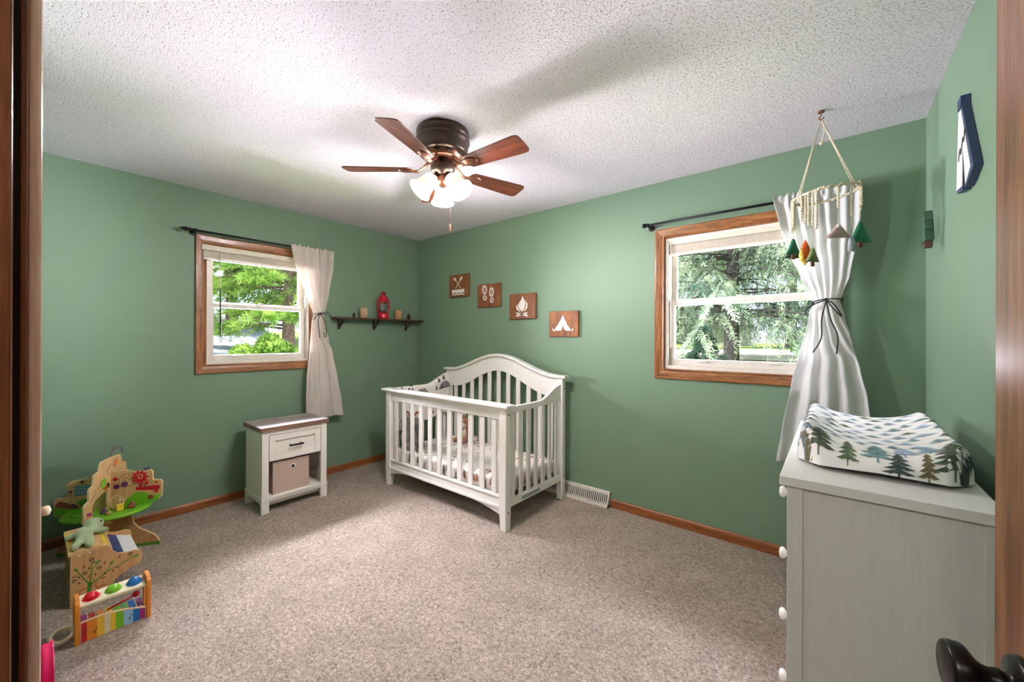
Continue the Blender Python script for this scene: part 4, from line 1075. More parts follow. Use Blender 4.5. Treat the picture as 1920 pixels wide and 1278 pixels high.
# ---- contoured changing pad with a brushed-tree cover
PX0, PX1, PY0, PY1 = 3.668, 4.040, -1.405, -.685
def pad(u, v):
    """u across (0 = drawer side), v along (0 = near end); closed round the edge by rounding down to the top"""
    a, b = 2 * u - 1, 2 * v - 1
    h = .062 + .064 * (abs(a) ** 2.2) * (1 if a < 0 else .95) + .004 * math.sin(7 * v + 3 * u)
    ex_ = max(0, abs(a) - .80) / .20; ey_ = max(0, abs(b) - .86) / .14
    e = min(1, (ex_ ** 2.5 + ey_ ** 2.5) ** (1 / 2.5)) if (ex_ > 0 or ey_ > 0) else 0
    f = (1 - e ** 2.6) ** .5 if e < 1 else 0
    sag = .010 * (1 + math.sin(5 * u + 1)) * (1 if v < .1 else 0)
    # the corners are rounded off
    cx = PX0 + (PX1 - PX0) * u; cy = PY0 + (PY1 - PY0) * v
    k = max(0, abs(a) - .7) / .3 * max(0, abs(b) - .8) / .2
    cx -= math.copysign(.026 * k, a); cy -= math.copysign(.030 * k, b)
    bulge = .012 * math.sin(PI * min(1, max(0, f))) 
    cy += .014 * math.sin(PI * u) * (-1 if v < .5 else 1) * (abs(b) ** 6)
    base = .008 + .010 * (1 - abs(a)) ** .7 * (1 if b < 0 else 0) * (abs(b) ** 8)
    return Vector((cx, cy, GZ + base + (h - base) * f))
# slope-aware re-parametrisation along the length so that the near face gets its share of rows
def vmap(t):
    return t if t > .14 else .14 * (t / .14) ** 1.9
def umap(t):
    if t < .2: return .2 * (t / .2) ** 1.6
    if t > .8: return 1 - .2 * ((1 - t) / .2) ** 1.6
    return t
PAD = lambda u, v: pad(umap(min(1, max(0, u))), vmap(min(1, max(0, v))))
m = MB(); m.grid(PAD, 72, 110)
m.add([PAD(u_, v_) for u_, v_ in ((0, 0), (1, 0), (1, 1), (0, 1))], [(0, 3, 2, 1)])
rnd = random.Random(21)
def fir_on(u0, v0, w, h, mi, tiers, off=.0016):
    for p in fir_polys(rnd, tiers): print_poly(m, PAD, p, u0, v0, w, h, off + rnd.uniform(0, .0008), mi)
# near face, big dark firs
for (u0, v0, w, h, ti, tiers) in ((.05, .022, .10, .060, 6, 6), (.16, .045, .16, .085, 1, 7), (.32, .030, .11, .066, 2, 6), (.49, .055, .16, .070, 3, 6), (.64, .085, .13, .055, 8, 5), (.60, .012, .16, .045, 7, 5),
                                (.75, .012, .10, .048, 6, 5), (.87, .030, .19, .085, 1, 8), (.965, .016, .10, .070, 7, 6), (.10, .10, .07, .04, 5, 4), (.77, .10, .12, .05, 4, 5)):
    fir_on(u0, v0 - .008, w * 1.2, h * 1.55, ti, tiers)
# top, rows of pale blue and green firs
row = 0; v0 = .155
while v0 < .95:
    nrow = 6
    for k in range(nrow):
        u0 = (k + .5 + (.5 if row % 2 else 0)) / nrow + rnd.uniform(-.03, .03)
        if .05 < u0 < .96:
            fir_on(u0, v0 + rnd.uniform(-.012, .012), rnd.uniform(.10, .16), rnd.uniform(.035, .055), rnd.choice((3, 3, 4, 5, 8, 8, 2)), rnd.choice((4, 5)))
    v0 += .078; row += 1
for v0 in np.linspace(.06, .92, 16):
    fir_on(.012 + rnd.uniform(0, .03), v0, .05, .05, rnd.choice((4, 5, 8)), 4)
pd = m.build('changing_pad', [M['padwhite']] + TREES_INK, clean=False)
tag(pd, 'white contoured changing pad printed with green and blue fir trees on the dresser', 'changing pad')

# ================================================================== THINGS ON THE RIGHT WALL
# wooden tent-shaped wall sign: navy edges, white face, dark zigzag, an open flap
tx = W - .024
ts = thing('wall_sign', 'white and navy tent shaped wooden sign high on the right wall', 'wall sign', (W, -.85, 2.0))
outl = [(-.845, 2.112), (-.985, 1.862), (-.925, 1.838), (-.865, 1.822), (-.80, 1.828), (-.775, 1.838), (-.805, 2.112)]
face = [(-.842, 2.105), (-.962, 1.872), (-.935, 1.852), (-.862, 1.985), (-.862, 1.838), (-.782, 1.846), (-.808, 2.105)]
m = MB(); m.prism([(-.848, 2.118), (-.995, 1.866), (-.930, 1.838), (-.885, 1.826), (-.868, 1.95), (-.860, 1.826), (-.778, 1.836), (-.806, 2.118)], (tx + .002, 0, 0), (0, 1, 0), (0, 0, 1), (1, 0, 0), .021)
m.build('frame', M['navy'], ts, bevel=.001)
m = MB(); m.prism([(-.842, 2.112), (-.968, 1.872), (-.905, 1.835), (-.868, 1.985), (-.862, 1.840), (-.783, 1.846), (-.810, 2.112)], (tx, 0, 0), (0, 1, 0), (0, 0, 1), (1, 0, 0), .0022)
m.build('face', M['signwhite'], ts)
bx(tx - .001, W - .001, -.846, -.800, 2.119, 2.158).build('peak_block', M['navy'], ts, bevel=.001)
zz = [(-.900, 2.022), (-.888, 1.985), (-.873, 2.000), (-.848, 1.955), (-.835, 1.975), (-.815, 1.940)]
m = MB()
for a, b in zip(zz, zz[1:]): m.prism(bar(a, b, .005), (tx - .0012, 0, 0), (0, 1, 0), (0, 0, 1), (1, 0, 0), .0013)
m.build('zigzag', M['toyink'], ts)
# small green wooden tree in the corner
tr = thing('wall_tree', 'small green wooden tree cutout at the corner of the right wall', 'wall ornament', (W, -.175, 1.76))
prof = [(0, .175), (-.030, .125), (-.018, .125), (-.048, .080), (-.028, .080), (-.062, .026), (.062, .026), (.028, .080), (.048, .080), (.018, .125), (.030, .125)]
m = MB(); m.prism([(-.165 + a, 1.755 + b) for a, b in prof], (W - .030, 0, 0), (0, 1, 0), (0, 0, 1), (1, 0, 0), .029); m.build('tree', M['treegreen'], tr, bevel=.002)
bx(W - .027, W - .001, -.182, -.148, 1.752, 1.784).build('trunk', M['trunkbrown'], tr, bevel=.002)

# ================================================================== DOOR, JAMBS, CLOSET
hinge = Vector((4.020, -2.880, 0)); latch = Vector((3.915, -2.098, 0)); dd = (latch - hinge).normalized(); dn = Vector((-dd.y, dd.x, 0))   # dn faces the camera side
if dn.x > 0: dn = -dn
door = sthing('door_1', 'brown wooden bedroom door standing open at the right edge', 'door', hinge)
L = (latch - hinge).length
m = MB()
q = lambda a, t, z: hinge + dd * a - dn * t + Vector((0, 0, z))
m.add([q(.003, 0, .012), q(L, 0, .012), q(L, .035, .012), q(.003, .035, .012), q(.003, 0, 2.04), q(L, 0, 2.04), q(L, .035, 2.04), q(.003, .035, 2.04)], [(0, 3, 2, 1), (4, 5, 6, 7), (0, 1, 5, 4), (1, 2, 6, 5), (2, 3, 7, 6), (3, 0, 4, 7)])
m.build('slab', M['doorwood'], door, bevel=.002)
kp = q(L - .070, 0, .918)
kn = MB()
kn.lathe([(.0335, -.001), (.0335, .004), (.031, .008), (.016, .011), (.0125, .014), (.0125, .017), (.0145, .019), (.0135, .024), (.0125, .028), (.0135, .033), (.017, .038), (.023, .0425), (.0285, .0465), (.0300, .050), (.0300, .060), (.0285, .0635), (.026, .065), (.0005, .0655)], kp, dn, 40)
kn.build('door_knob', M['knob'], door)
m = MB()
m.add([q(L + .0005, .005, .885), q(L + .0005, .030, .885), q(L + .0005, .030, .95), q(L + .0005, .005, .95), q(L - .001, .005, .885), q(L - .001, .030, .885), q(L - .001, .030, .95), q(L - .001, .005, .95)], [(0, 3, 2, 1), (4, 5, 6, 7), (0, 1, 5, 4), (1, 2, 6, 5), (2, 3, 7, 6), (3, 0, 4, 7)])
m.build('latch_plate', M['knob'], door)

t1 = sthing('trim_1', 'glossy brown door jamb and casing at the left edge', 'door frame', (DX0, -D, 0))
YC = -2.8815
m = MB(); m.box(DX0 - .075, DX0 - .005, YC - .002, -2.8728, 0, DZ + .06); m.build('casing', M['jamb_sheen'], t1, bevel=.003)
m = MB(); m.box(DX0 - .019, DX0, -2.8860, YC, 0, DZ); m.box(DX0 - .019, DX0, -2.995, -2.8895, 0, DZ)
m.build('jamb', M['jamb'], t1, bevel=.001)
m = MB(); m.box(DX0 - .019, DX0 - .0015, -2.8896, -2.8860, 0, DZ); m.build('gasket', M['dark'], t1)
m = MB(); m.box(DX0, DX0 + .011, -2.945, -2.8900, 0, DZ - .019); m.build('stop', M['jamb'], t1, bevel=.002)
t2 = sthing('trim_2', 'brown jamb and casing on the hinge side behind the open door', 'door frame', (DX1, -D, 0))
m = MB(); m.box(DX1 + .002, DX1 + .020, -2.995, YC, 0, DZ); m.box(DX1 + .006, DX1 + .076, -D, -2.872, 0, DZ + .06); m.build('jamb', M['jamb'], t2, bevel=.002)
t3 = sthing('trim_3', 'brown head jamb and casing over the doorway', 'door frame', ((DX0 + DX1) / 2, -D, DZ))
m = MB(); m.box(DX0 - .019, DX1 + .019, -2.995, YC, DZ - .019, DZ); m.box(DX0 - .005, DX1 + .006, -D, -2.872, DZ - .01, DZ + .06); m.build('head', M['jamb'], t3, bevel=.002)
cd = sthing('door_2', 'closet door beside the doorway, only its cream knob showing', 'closet door', (2.0, -D, 0))
bx(1.75, 2.30, -D, -2.876, .01, 2.03).build('slab', M['doorwood'], cd, bevel=.002)
MB().lathe([(.006, 0), (.006, .012), (.009, .017), (.0125, .024), (.0135, .031), (.0115, .037), (.0005, .040)], (2.1, -2.877, .842), (0, 1, 0), 20).build('closet_knob', M['toyivory'], cd)

# ================================================================== TOYS BY THE LEFT WALL
# ---- activity tree: crossed plywood panels on a green disc
ax_, ay_ = .300, -2.552
at_ = thing('activity_tree_toy', 'wooden activity tree toy with green disc and crossed panels by the left wall', 'toy', (ax_, ay_, 0))
d1 = Vector((.84, -.54, 0)).normalized(); d2 = Vector((.54, .84, 0)).normalized(); UP = Vector((0, 0, 1)); AO = Vector((ax_, ay_, 0))
foot = [(0, 0), (.252, 0), (.246, .030), (.225, .062), (.185, .090), (.145, .115), (.118, .150), (.110, .19), (.110, .242), (0, .242)]
def mirror(p): return [(-a, b) for a, b in reversed(p)]
for d_, w_ in ((d2, d1), (d1, -d2)):
    for sg in (1, -1):
        m = MB(); pl_ = foot if sg > 0 else mirror(foot)
        m.prism(pl_, AO - w_ * .006, d_, UP, w_, .012, side_m=2)
        m.m = 1
        gp = [(.006, .001), (.2525, .001), (.248, .020), (.006, .020)]
        m.prism(gp if sg > 0 else mirror(gp), AO - w_ * .0066, d_, UP, w_, .0132)
        m.build('base_board', [M['toytan'], M['toygreen'], M['toyedge']], at_)
m = MB()
n = 56; disc = lambda r, z: [AO + Vector((r * (1 + .05 * math.sin(3 * 2 * PI * i / n)) * math.cos(2 * PI * i / n), r * (1 + .05 * math.sin(3 * 2 * PI * i / n)) * math.sin(2 * PI * i / n), z)) for i in range(n)]
m.ring([disc(.190, .242), disc(.198, .246), disc(.198, .258), disc(.192, .262)])
m.build('green_disc', M['limegreen'], at_)
gv = MB()
for r_, a0, a1 in ((.155, 200, 330), (.12, 20, 120), (.165, 20, 100)):
    gv.tube([AO + Vector((r_ * math.cos(math.radians(a)) * (1 + .06 * math.sin(a * .12)), r_ * math.sin(math.radians(a)) * (1 + .06 * math.sin(a * .12)), .2622)) for a in np.linspace(a0, a1, 24)], .0035, 6, flat=.3)
gv.build('disc_groove', M['toygreen'], at_)
tk = .012
def panel_pieces(name, d_, w_, polys, mats=None):
    m = MB()
    for p in polys: m.prism(p, AO - w_ * tk / 2, d_, UP, w_, tk, side_m=1)
    return m.build(name, mats or [M['toywood'], M['toyedge']], at_, bevel=.002)
right = [(0, .262), (.19, .262), (.245, .285), (.262, .305), (.264, .395), (.254, .408), (.216, .412), (.214, .462), (.204, .476), (.155, .472), (.110, .474), (.085, .484), (0, .484)]
panel_pieces('right_panel', d2, d1, [right])
left = [[(0, .262), (-.19, .262), (-.215, .240), (-.258, .238), (-.264, .26), (-.264, .335), (-.250, .350), (0, .350)], [(-.205, .350), (-.17, .350), (-.17, .415), (-.205, .415)], [(-.205, .415), (0, .415), (0, .474), (-.09, .470), (-.105, .450), (-.18, .445), (-.200, .432)], [(-.055, .350), (0, .350), (0, .415), (-.055, .415)]]
panel_pieces('left_panel', d2, d1, left)
tallN = [(0, .40), (.045, .385), (.10, .37), (.145, .355), (.165, .335), (.168, .235), (.228, .232), (.232, .350), (.222, .366), (.196, .372), (.194, .430), (.182, .444), (.160, .450), (.156, .500), (.142, .512), (.108, .516), (.098, .556), (.085, .568), (0, .568)]
tallF = [(0, .262), (-.15, .262), (-.16, .30), (-.19, .33), (-.19, .43), (-.155, .45), (-.15, .50), (-.105, .516), (-.095, .556), (-.085, .568), (0, .568)]
panel_pieces('tall_panel', d1, -d2, [tallN, tallF, [(0, .262), (.03, .262), (.03, .392), (0, .40)]])
# painted and sliding decorations: (panel dir, facing normal, list)
def deco(d_, w_, s, z, poly, h, matl, name, lab=None):
    m = MB(); m.prism(poly, AO + d_ * s + UP * z + w_ * (tk / 2 + .0002), d_, UP, w_, h)
    o = m.build(name, matl, at_)
    if lab: o['label'] = lab
    return o
star = []
for k in range(20):
    r_ = .046 if k % 2 == 0 else .029; star.append((r_ * math.cos(2 * PI * k / 20), r_ * math.sin(2 * PI * k / 20)))
deco(d2, d1, .152, .437, star, .007, M['toyred'], 'sun', 'red wooden sun')
m = MB(); m.tube([AO + d2 * (.152 + .020 * t * math.cos(9 * t)) + UP * (.437 + .020 * t * math.sin(9 * t)) + d1 * (tk / 2 + .0075) for t in np.linspace(.05, 1, 40)], .0018, 6); m.build('sun_spiral', M['toyedge'], at_)
deco(d2, d1, .185, .365, [(-.055, -.010), (.062, -.020), (.070, .002), (.055, .012), (-.055, .008)], .0012, M['toyred'], 'red_fence_print')
deco(d2, d1, .16, .262, [(-.10, 0), (.03, 0), (.085, .022), (.095, .06), (.05, .05), (.02, .075), (-.03, .082), (-.07, .05)], .0012, M['limegreen'], 'green_hill_print')
for s, z, r_, mm in ((.03, .435, .011, 'toyred'), (.155, .385, .010, 'toyred'), (.185, .395, .009, 'toyred'), (.205, .305, .015, 'toymaroon'), (.235, .34, .010, 'toyred'), (.075, .40, .016, 'toypurple'), (.035, .388, .015, 'toypurple'), (.235, .395, .008, 'toyrust')):
    deco(d2, d1, s, z, ell(0, 0, r_, r_), .005, M[mm], 'bead')
def groove(d_, w_, pts, matl):
    m = MB(); m.tube(bez([AO + d_ * a + UP * b + w_ * (tk / 2 + .0003) for a, b in pts], 5), .0016, 5, flat=.4); m.build('track_line', matl, at_)
groove(d2, d1, [(.045, .40), (.05, .44), (.08, .462), (.095, .445), (.07, .43)], M['toyink'])
groove(d2, d1, [(.06, .40), (.085, .425), (.115, .415), (.115, .39), (.09, .385), (.08, .40)], M['toyink'])
groove(d2, d1, [(.22, .405), (.18, .40), (.172, .385), (.19, .365), (.225, .37), (.228, .33)], M['toyink'])
for s, z in ((-.03, .445), (-.07, .45), (-.13, .435), (-.185, .38), (-.17, .30), (-.16, .29), (-.10, .31)): deco(d2, d1, s, z, ell(0, 0, .008, .008), .004, M['toypurple'], 'bead')
deco(d2, d1, -.205, .300, [(-.05, .010), (-.03, .03), (.06, -.008), (.06, -.025), (0, -.02), (-.05, -.005)], .0012, M['toymaroon'], 'maroon_band_print')
deco(d2, d1, -.21, .262, [(-.05, -.02), (.08, 0), (.08, .018), (0, .02), (-.05, .035)], .0012, M['limegreen'], 'green_grass_print')
deco(d2, d1, -.11, .31, ell(0, 0, .045, .022), .0012, M['toygreen'], 'bush_print')
m = MB()
for z in (.362, .376, .390, .404): m.tube([AO + d2 * -.172 + UP * z, AO + d2 * -.053 + UP * z], .004, 8)
m.build('blue_rods', M['lightblue'], at_)
wN = -d2                                            # left face of the tall panel, seen from the door
for poly, s, z, mm, nm in (([(0, .02), (.016, .008), (.013, -.014), (-.004, -.018), (-.017, -.005), (-.012, .012)], -.045, .525, 'toyorange', 'bird'), (ell(0, 0, .018, .030, .5), .075, .435, 'limegreen', 'leaf'),
                          (ell(0, 0, .016, .013), .06, .405, 'toyrust', 'snail'), (ell(0, 0, .010, .015), .035, .410, 'toyink', 'bead'), (ell(0, 0, .020, .010, .4), .198, .300, 'purplepink', 'butterfly'),
                          ([(-.03, -.012), (.03, .0), (.03, .018), (-.03, .006)], .198, .262, 'toyyellow', 'yellow_stripe_print'), ([(-.03, -.014), (.03, -.014), (.03, .0), (-.03, -.010)], .198, .250, 'limegreen', 'green_stripe_print')):
    for w__ in (wN, -wN):
        m = MB(); m.prism(poly, AO + d1 * s + UP * z + w__ * (tk / 2 + .0002), d1, UP, w__, .004); m.build(nm, M[mm], at_)
for pts in ([(.02, .46), (.04, .50), (.0, .53), (-.03, .50), (-.03, .545), (-.06, .545)], [(.15, .41), (.12, .42), (.10, .45), (.06, .45), (.05, .42)], [(.19, .36), (.14, .40), (.10, .395)]):
    groove(d1, wN, pts, M['toyink']); groove(d1, -wN, pts, M['toyink'])
# little figures riding on the disc
def on_disc(a, b, z=.262): return AO + d2 * a + d1 * b + UP * z
c_ = on_disc(.085, .075)
m = MB(); m.M = Matrix.Translation(c_); m.box(-.012, .012, -.016, .016, 0, .040); m.M = None; m.build('yellow_block', M['toyyellow'], at_, bevel=.005)
m = MB(); m.tube([c_ + Vector((0, 0, .04)), c_ + Vector((0, 0, .066))], .003, 6); m.ball(c_ + Vector((0, 0, .066)), .006, 8, 6); m.build('yellow_peg', M['toyivory'], at_)
for (a, b, r_, mm) in ((.02, .10, .017, 'toypurple'), (.13, .05, .020, 'toymaroon'), (-.06, .06, .014, 'toyrust'), (.055, .125, .013, 'toytan')):
    p_ = on_disc(a, b); m = MB(); m.ball(p_ + Vector((0, 0, r_ * .75)), (r_, r_, r_ * .8), 12, 8); m.ball(p_ + Vector((.006, .002, r_ * 1.6)), r_ * .55, 10, 6); m.build('beetle', M[mm], at_)
m = MB(); m.loop([on_disc(.060 + .032 * math.cos(t), .055, .262 + .045 + .042 * math.sin(t)) for t in np.linspace(0, 2 * PI, 28)[:-1]], .004, 6); m.build('wooden_hoop', M['toyedge'], at_)
m = MB()
tp = AO + d1 * -.06 + UP * .568
for r_, e in ((.055, 0), (.042, .018)):
    m.tube(bez([tp + d2 * -.01 + d1 * .05, tp + UP * r_ + d1 * .02, tp + UP * (r_ * .8) + d1 * -.035, tp + d1 * -.065 + UP * (.01 - e)], 8), .0016, 6)
m.build('purple_wire', M['toypurple'], at_)
m = MB(); p_ = AO + d2 * .17 + UP * .478 - d1 * .01; m.ball(p_, (.016, .010, .008), 10, 6); m.ball(p_ + d2 * .016 + UP * .006, .007, 8, 6); m.build('blue_bird', M['toynavy'], at_)

# ---- piano toy: two tree-printed side panels, a lid and a keyboard tray
bo = thing('piano_toy', 'wooden toy piano with tree print on its front panel', 'toy', (.725, -2.68, 0))
prof = [(-2.745, 0), (-2.745, .250), (-2.612, .250), (-2.603, .225), (-2.580, .198), (-2.545, .190), (-2.515, .190), (-2.494, .180), (-2.486, .158), (-2.492, .124), (-2.505, .112), (-2.530, .104), (-2.565, .087), (-2.590, .070), (-2.600, .050), (-2.592, .028), (-2.575, .015), (-2.550, .010), (-2.545, 0)]
for xf, nm in ((.888, 'front_panel'), (.550, 'back_panel')):
    m = MB(); m.prism(prof, (xf, 0, 0), (0, 1, 0), (0, 0, 1), (1, 0, 0), .012, side_m=5)
    if nm == 'front_panel':
        X = xf + .0123
        def flat(poly, mi, e=0): m.m = mi; m.add([(X + e, y, z) for y, z in poly], [list(range(len(poly)))])
        def limb(pts, w0, w1, mi=1):
            pts = bez([(a, b, 0) for a, b in pts], 6); up, dn_ = [], []
            for i, p in enumerate(pts):
                t = (pts[min(i + 1, len(pts) - 1)] - pts[max(i - 1, 0)]).normalized(); w = w0 + (w1 - w0) * i / (len(pts) - 1)
                up.append((p.x - t.y * w, p.y + t.x * w)); dn_.append((p.x + t.y * w, p.y - t.x * w))
            flat(up + dn_[::-1], mi)
        limb([(-2.682, .002), (-2.682, .05), (-2.680, .095)], .0075, .0075)
        limb([(-2.682, .09), (-2.700, .125), (-2.716, .158), (-2.724, .178)], .003, .0015)
        limb([(-2.680, .09), (-2.675, .14), (-2.674, .198)], .003, .0015)
        limb([(-2.680, .085), (-2.645, .105), (-2.610, .128), (-2.560, .142), (-2.515, .158)], .003, .0015)
        limb([(-2.674, .155), (-2.655, .178), (-2.640, .19)], .0015, .001); limb([(-2.622, .118), (-2.606, .16), (-2.60, .17)], .0015, .001); limb([(-2.565, .14), (-2.545, .155), (-2.52, .172)], .0015, .001)
        for y, z, r_, rot in ((-2.726, .178, .011, 2.1), (-2.652, .187, .012, .7), (-2.604, .160, .012, 1.0), (-2.512, .158, .011, .4)): flat(ell(y, z, r_, .0045, rot), 1, .0003)
        for y, z in ((-2.674, .208), (-2.648, .155), (-2.696, .150), (-2.732, .128), (-2.535, .178)):
            flat(ell(y, z, .008, .0075), 3, .0003); flat(ell(y, z, .0045, .004), 0, .0005)
        for y, z, rot in ((-2.700, .182, 1.0), (-2.684, .128, .9), (-2.628, .172, 1.2), (-2.73, .148, .2), (-2.632, .098, .1), (-2.575, .182, 1.3), (-2.582, .128, -.2)): flat(ell(y, z, .010, .003, rot), 4, .0003)
        for y, z in ((-2.716, .138), (-2.666, .192), (-2.682, .168), (-2.660, .128), (-2.628, .118), (-2.598, .118), (-2.716, .110)): flat(ell(y, z, .004, .004), 3, .0003)
        flat(ell(-2.700, .028, .018, .022), 2, .0002); flat(ell(-2.660, .030, .020, .018, .6), 2, .0002)
        limb([(-2.715, .040), (-2.712, .068), (-2.690, .075), (-2.668, .074)], .002, .002, 2); limb([(-2.655, .045), (-2.640, .062), (-2.618, .062)], .005, .001, 2); limb([(-2.655, .06), (-2.66, .078), (-2.652, .09)], .004, .001, 2)
    m.build(nm, [M['toytan'], M['toygreen'], M['toyrust'], M['toyink'], M['toymaroon'], M['toyedge']], bo, clean=False)
m = MB(); m.box(.562, .888, -2.745, -2.735, 0, .250); m.build('side_board', M['toytan'], bo)
m = MB()
lid = [(-2.752, .250), (-2.752, .262), (-2.640, .264), (-2.615, .258), (-2.602, .242), (-2.600, .225), (-2.608, .225), (-2.612, .240), (-2.622, .250)]
m.prism(lid, (.545, 0, 0), (0, 1, 0), (0, 0, 1), (1, 0, 0), .358)
m.m = 1
for e in (0, .010): m.box(.560, .888, -2.747 + e, -2.743 + e, .262, .2628)
m.ring([[(x, y, z) for y, z in ((-2.632, .2642), (-2.617, .2592), (-2.605, .243), (-2.608, .242), (-2.619, .2575), (-2.633, .2622))] for x in (.560, .888)], smooth=False)
m.build('lid', [M['toywood'], M['toyyellow']], bo)
m = MB()
def tray(x, s, h=0): return Vector((x, -2.605 + .112 * s, .196 - .042 * s + h))
m.hexa([tray(.563, 0, -.008), tray(.887, 0, -.008), tray(.887, 1, -.008), tray(.563, 1, -.008)], [tray(.563, 0), tray(.887, 0), tray(.887, 1), tray(.563, 1)])
m.build('keyboard_tray', M['toyplate'], bo)
for k in range(9):
    xa = .580 + k * .0330
    MB().hexa([tray(xa, .02, .001), tray(xa + .026, .02, .001), tray(xa + .026, .46, .001), tray(xa, .46, .001)], [tray(xa + .003, .03, .009), tray(xa + .023, .03, .009), tray(xa + .023, .44, .006), tray(xa + .003, .44, .006)]).build('piano_key', M['toynavy'], bo)
for y in (-2.715, -2.680): MB().ball((.9005, y, .243), (.002, .005, .005), 10, 6).build('screw', M['emblem'], bo)

# ---- green plush lying on the lid
px_, py_, pz_ = .735, -2.685, .264
pg = thing('plush_toy', 'pale green plush animal lying on the toy piano lid', 'soft toy', (px_, py_, pz_))
lumps(MB(), [((px_ + .01, py_ - .005, pz_ + .024), (.085, .034, .026)), ((px_ - .075, py_ + .035, pz_ + .036), (.045, .042, .036)),
             ((px_ + .07, py_ - .02, pz_ + .020), (px_ + .135, py_ - .045, pz_ + .014), .019, .015), ((px_ + .07, py_ + .01, pz_ + .020), (px_ + .145, py_ + .005, pz_ + .014), .019, .016),
             ((px_ - .03, py_ + .03, pz_ + .02), (px_ + .0, py_ + .072, pz_ + .018), .017, .016), ((px_ - .03, py_ - .03, pz_ + .02), (px_ - .02, py_ - .06, pz_ + .016), .016, .014)]).build('body', M['plushgreen'], pg, remesh=.006)
m = MB(); m.ball((px_ - .045, py_ + .062, pz_ + .055), .0045, 8, 6); m.build('eye', M['toyink'], pg)
m = MB()
for k in range(3): m.tube([(px_ - .06, py_ + .073, pz_ + .035), (px_ - .055 + .018 * k, py_ + .105, pz_ + .030 + .004 * k)], .0014, 5)
m.build('whiskers', M['toytan'], pg)
m = MB(); m.tube(bez([(px_ - .05, py_ - .012, pz_ + .018), (px_ - .04, py_ - .04, pz_ + .012), (px_ - .01, py_ - .055, pz_ + .006)], 5), [.010] * 5 + [.006] * 6, 8); m.build('orange_tail', M['felt_orange'], pg)

# ---- rainbow xylophone bench
XX, XY0, XY1 = 1.270, -2.750, -2.508
xy = thing('xylophone_bench', 'rainbow xylophone pounding bench with three balls on the carpet', 'toy', (XX - .05, (XY0 + XY1) / 2, 0))
for ya, yb in ((XY0, XY0 + .016), (XY1 - .016, XY1)):
    m = MB()
    endp = [(0, 0), (.004, .14), (-.004, .172), (-.020, .190), (-.075, .192), (-.096, .176), (-.104, .14), (-.108, 0), (-.086, 0), (-.082, .12), (-.068, .150), (-.034, .150), (-.022, .12), (-.020, 0)]
    m.prism([(a, b) for a, b in endp], (XX, ya, 0), (1, 0, 0), (0, 0, 1), (0, 1, 0), yb - ya); m.build('end_panel', M['toyorange'], xy, bevel=.003)
def deck(y, x, h): return Vector((XX - .008 - .088 * x, y, .160 + .010 * x + h))
m = MB(); m.hexa([deck(XY0 + .016, 0, -.012), deck(XY0 + .016, 1, -.012), deck(XY1 - .016, 1, -.012), deck(XY1 - .016, 0, -.012)], [deck(XY0 + .016, 0, .0), deck(XY0 + .016, 1, .0), deck(XY1 - .016, 1, .0), deck(XY1 - .016, 0, .0)])
m.m = 1
for k in range(3):
    yc = XY0 + .052 + k * .069
    m.m = 1 + k; m.ring([[deck(yc + r_ * math.cos(t), .5 + r_ / .088 * math.sin(t), .0008) for r_ in (.0295, .027)] for t in np.linspace(0, 2 * PI, 30)], closed=False, caps=False)
m.build('top_board', [M['toyivory'], M['toycrimson'], M['toylime'], M['toyblue']], xy, bevel=.002)
for k, mm in enumerate(('toycrimson', 'toylime', 'toyblue')):
    yc = XY0 + .052 + k * .069; m = MB(); m.ball(deck(yc, .5, -.001), .0255, 20, 12); o = m.build('ball', M[mm], xy); o['label'] = ('crimson', 'green', 'blue')[k] + ' ball'
bandc = (('toyred', .016), ('toyorange', .006), ('toyorange', .024), ('toyyellow', .022), ('toyivory', .018), ('toyyellow', .016), ('toylime', .026), ('lightblue', .030), ('toyblue', .022), ('purplepink', .018))
tot = sum(b for _, b in bandc); yb = XY0 + .018; span = XY1 - XY0 - .036
mats_ = [M['toyedge']] + [M[b[0]] for b in bandc] + [M['toyink']]
m = MB(); tz = lambda y: .088 + .012 * math.sin((y - XY0) * 14) - .040 * ((y - XY0) / .24) ** 1.5
ys = np.linspace(yb, yb + span, 30)
m.prism([(y, tz(y)) for y in ys] + [(yb + span, .002), (yb, .002)], (XX - .016, 0, 0), (0, 1, 0), (0, 0, 1), (1, 0, 0), .010)
y = yb + .002
for k, (nm, w) in enumerate(bandc):
    w = w / tot * (span - .004); m.m = k + 1; e = np.linspace(y, y + w, 5)
    m.add([(XX - .0057, a, tz(a) - .004) for a in e] + [(XX - .0057, a, .004) for a in e[::-1]], [list(range(10))]); y += w
m.m = len(mats_) - 1
for yy, zz_ in ((XY0 + .03, .040), (XY0 + .062, .034), (XY0 + .172, .032)):
    m.add([(XX - .0054, yy + a, zz_ + b) for a, b in ell(-.003, -.004, .004, .003)], [list(range(18))]); m.add([(XX - .0054, yy + a, zz_ + b) for a, b in bar((.0, -.004), (.002, .012), .0008)], [[0, 1, 2, 3]]); m.add([(XX - .0054, yy + a, zz_ + b) for a, b in bar((.002, .012), (.008, .008), .0012)], [[0, 1, 2, 3]])
m.build('rainbow_front', mats_, xy, clean=False)
for k, mm in enumerate(('purplepink', 'toyred', 'toyorange', 'toyyellow', 'toylime', 'toygreen', 'toyblue', 'toypurple')):
    yc = XY0 + .030 + k * .0255; m = MB(); m.box(XX - .095, XX - .022, yc - .010, yc + .010, .074 - .002 * k, .079 - .002 * k); m.build('xylophone_bar', M[mm], xy, bevel=.001)
m = MB(); m.tube([(XX - .04, XY0 + .10, .088), (XX - .055, XY1 - .05, .104)], .004, 8); m.ball((XX - .056, XY1 - .045, .106), .013, 12, 8); m.build('mallet', M['toycrimson'], xy)
m = MB(); cx_, cy_ = XX - .070, XY0 - .034
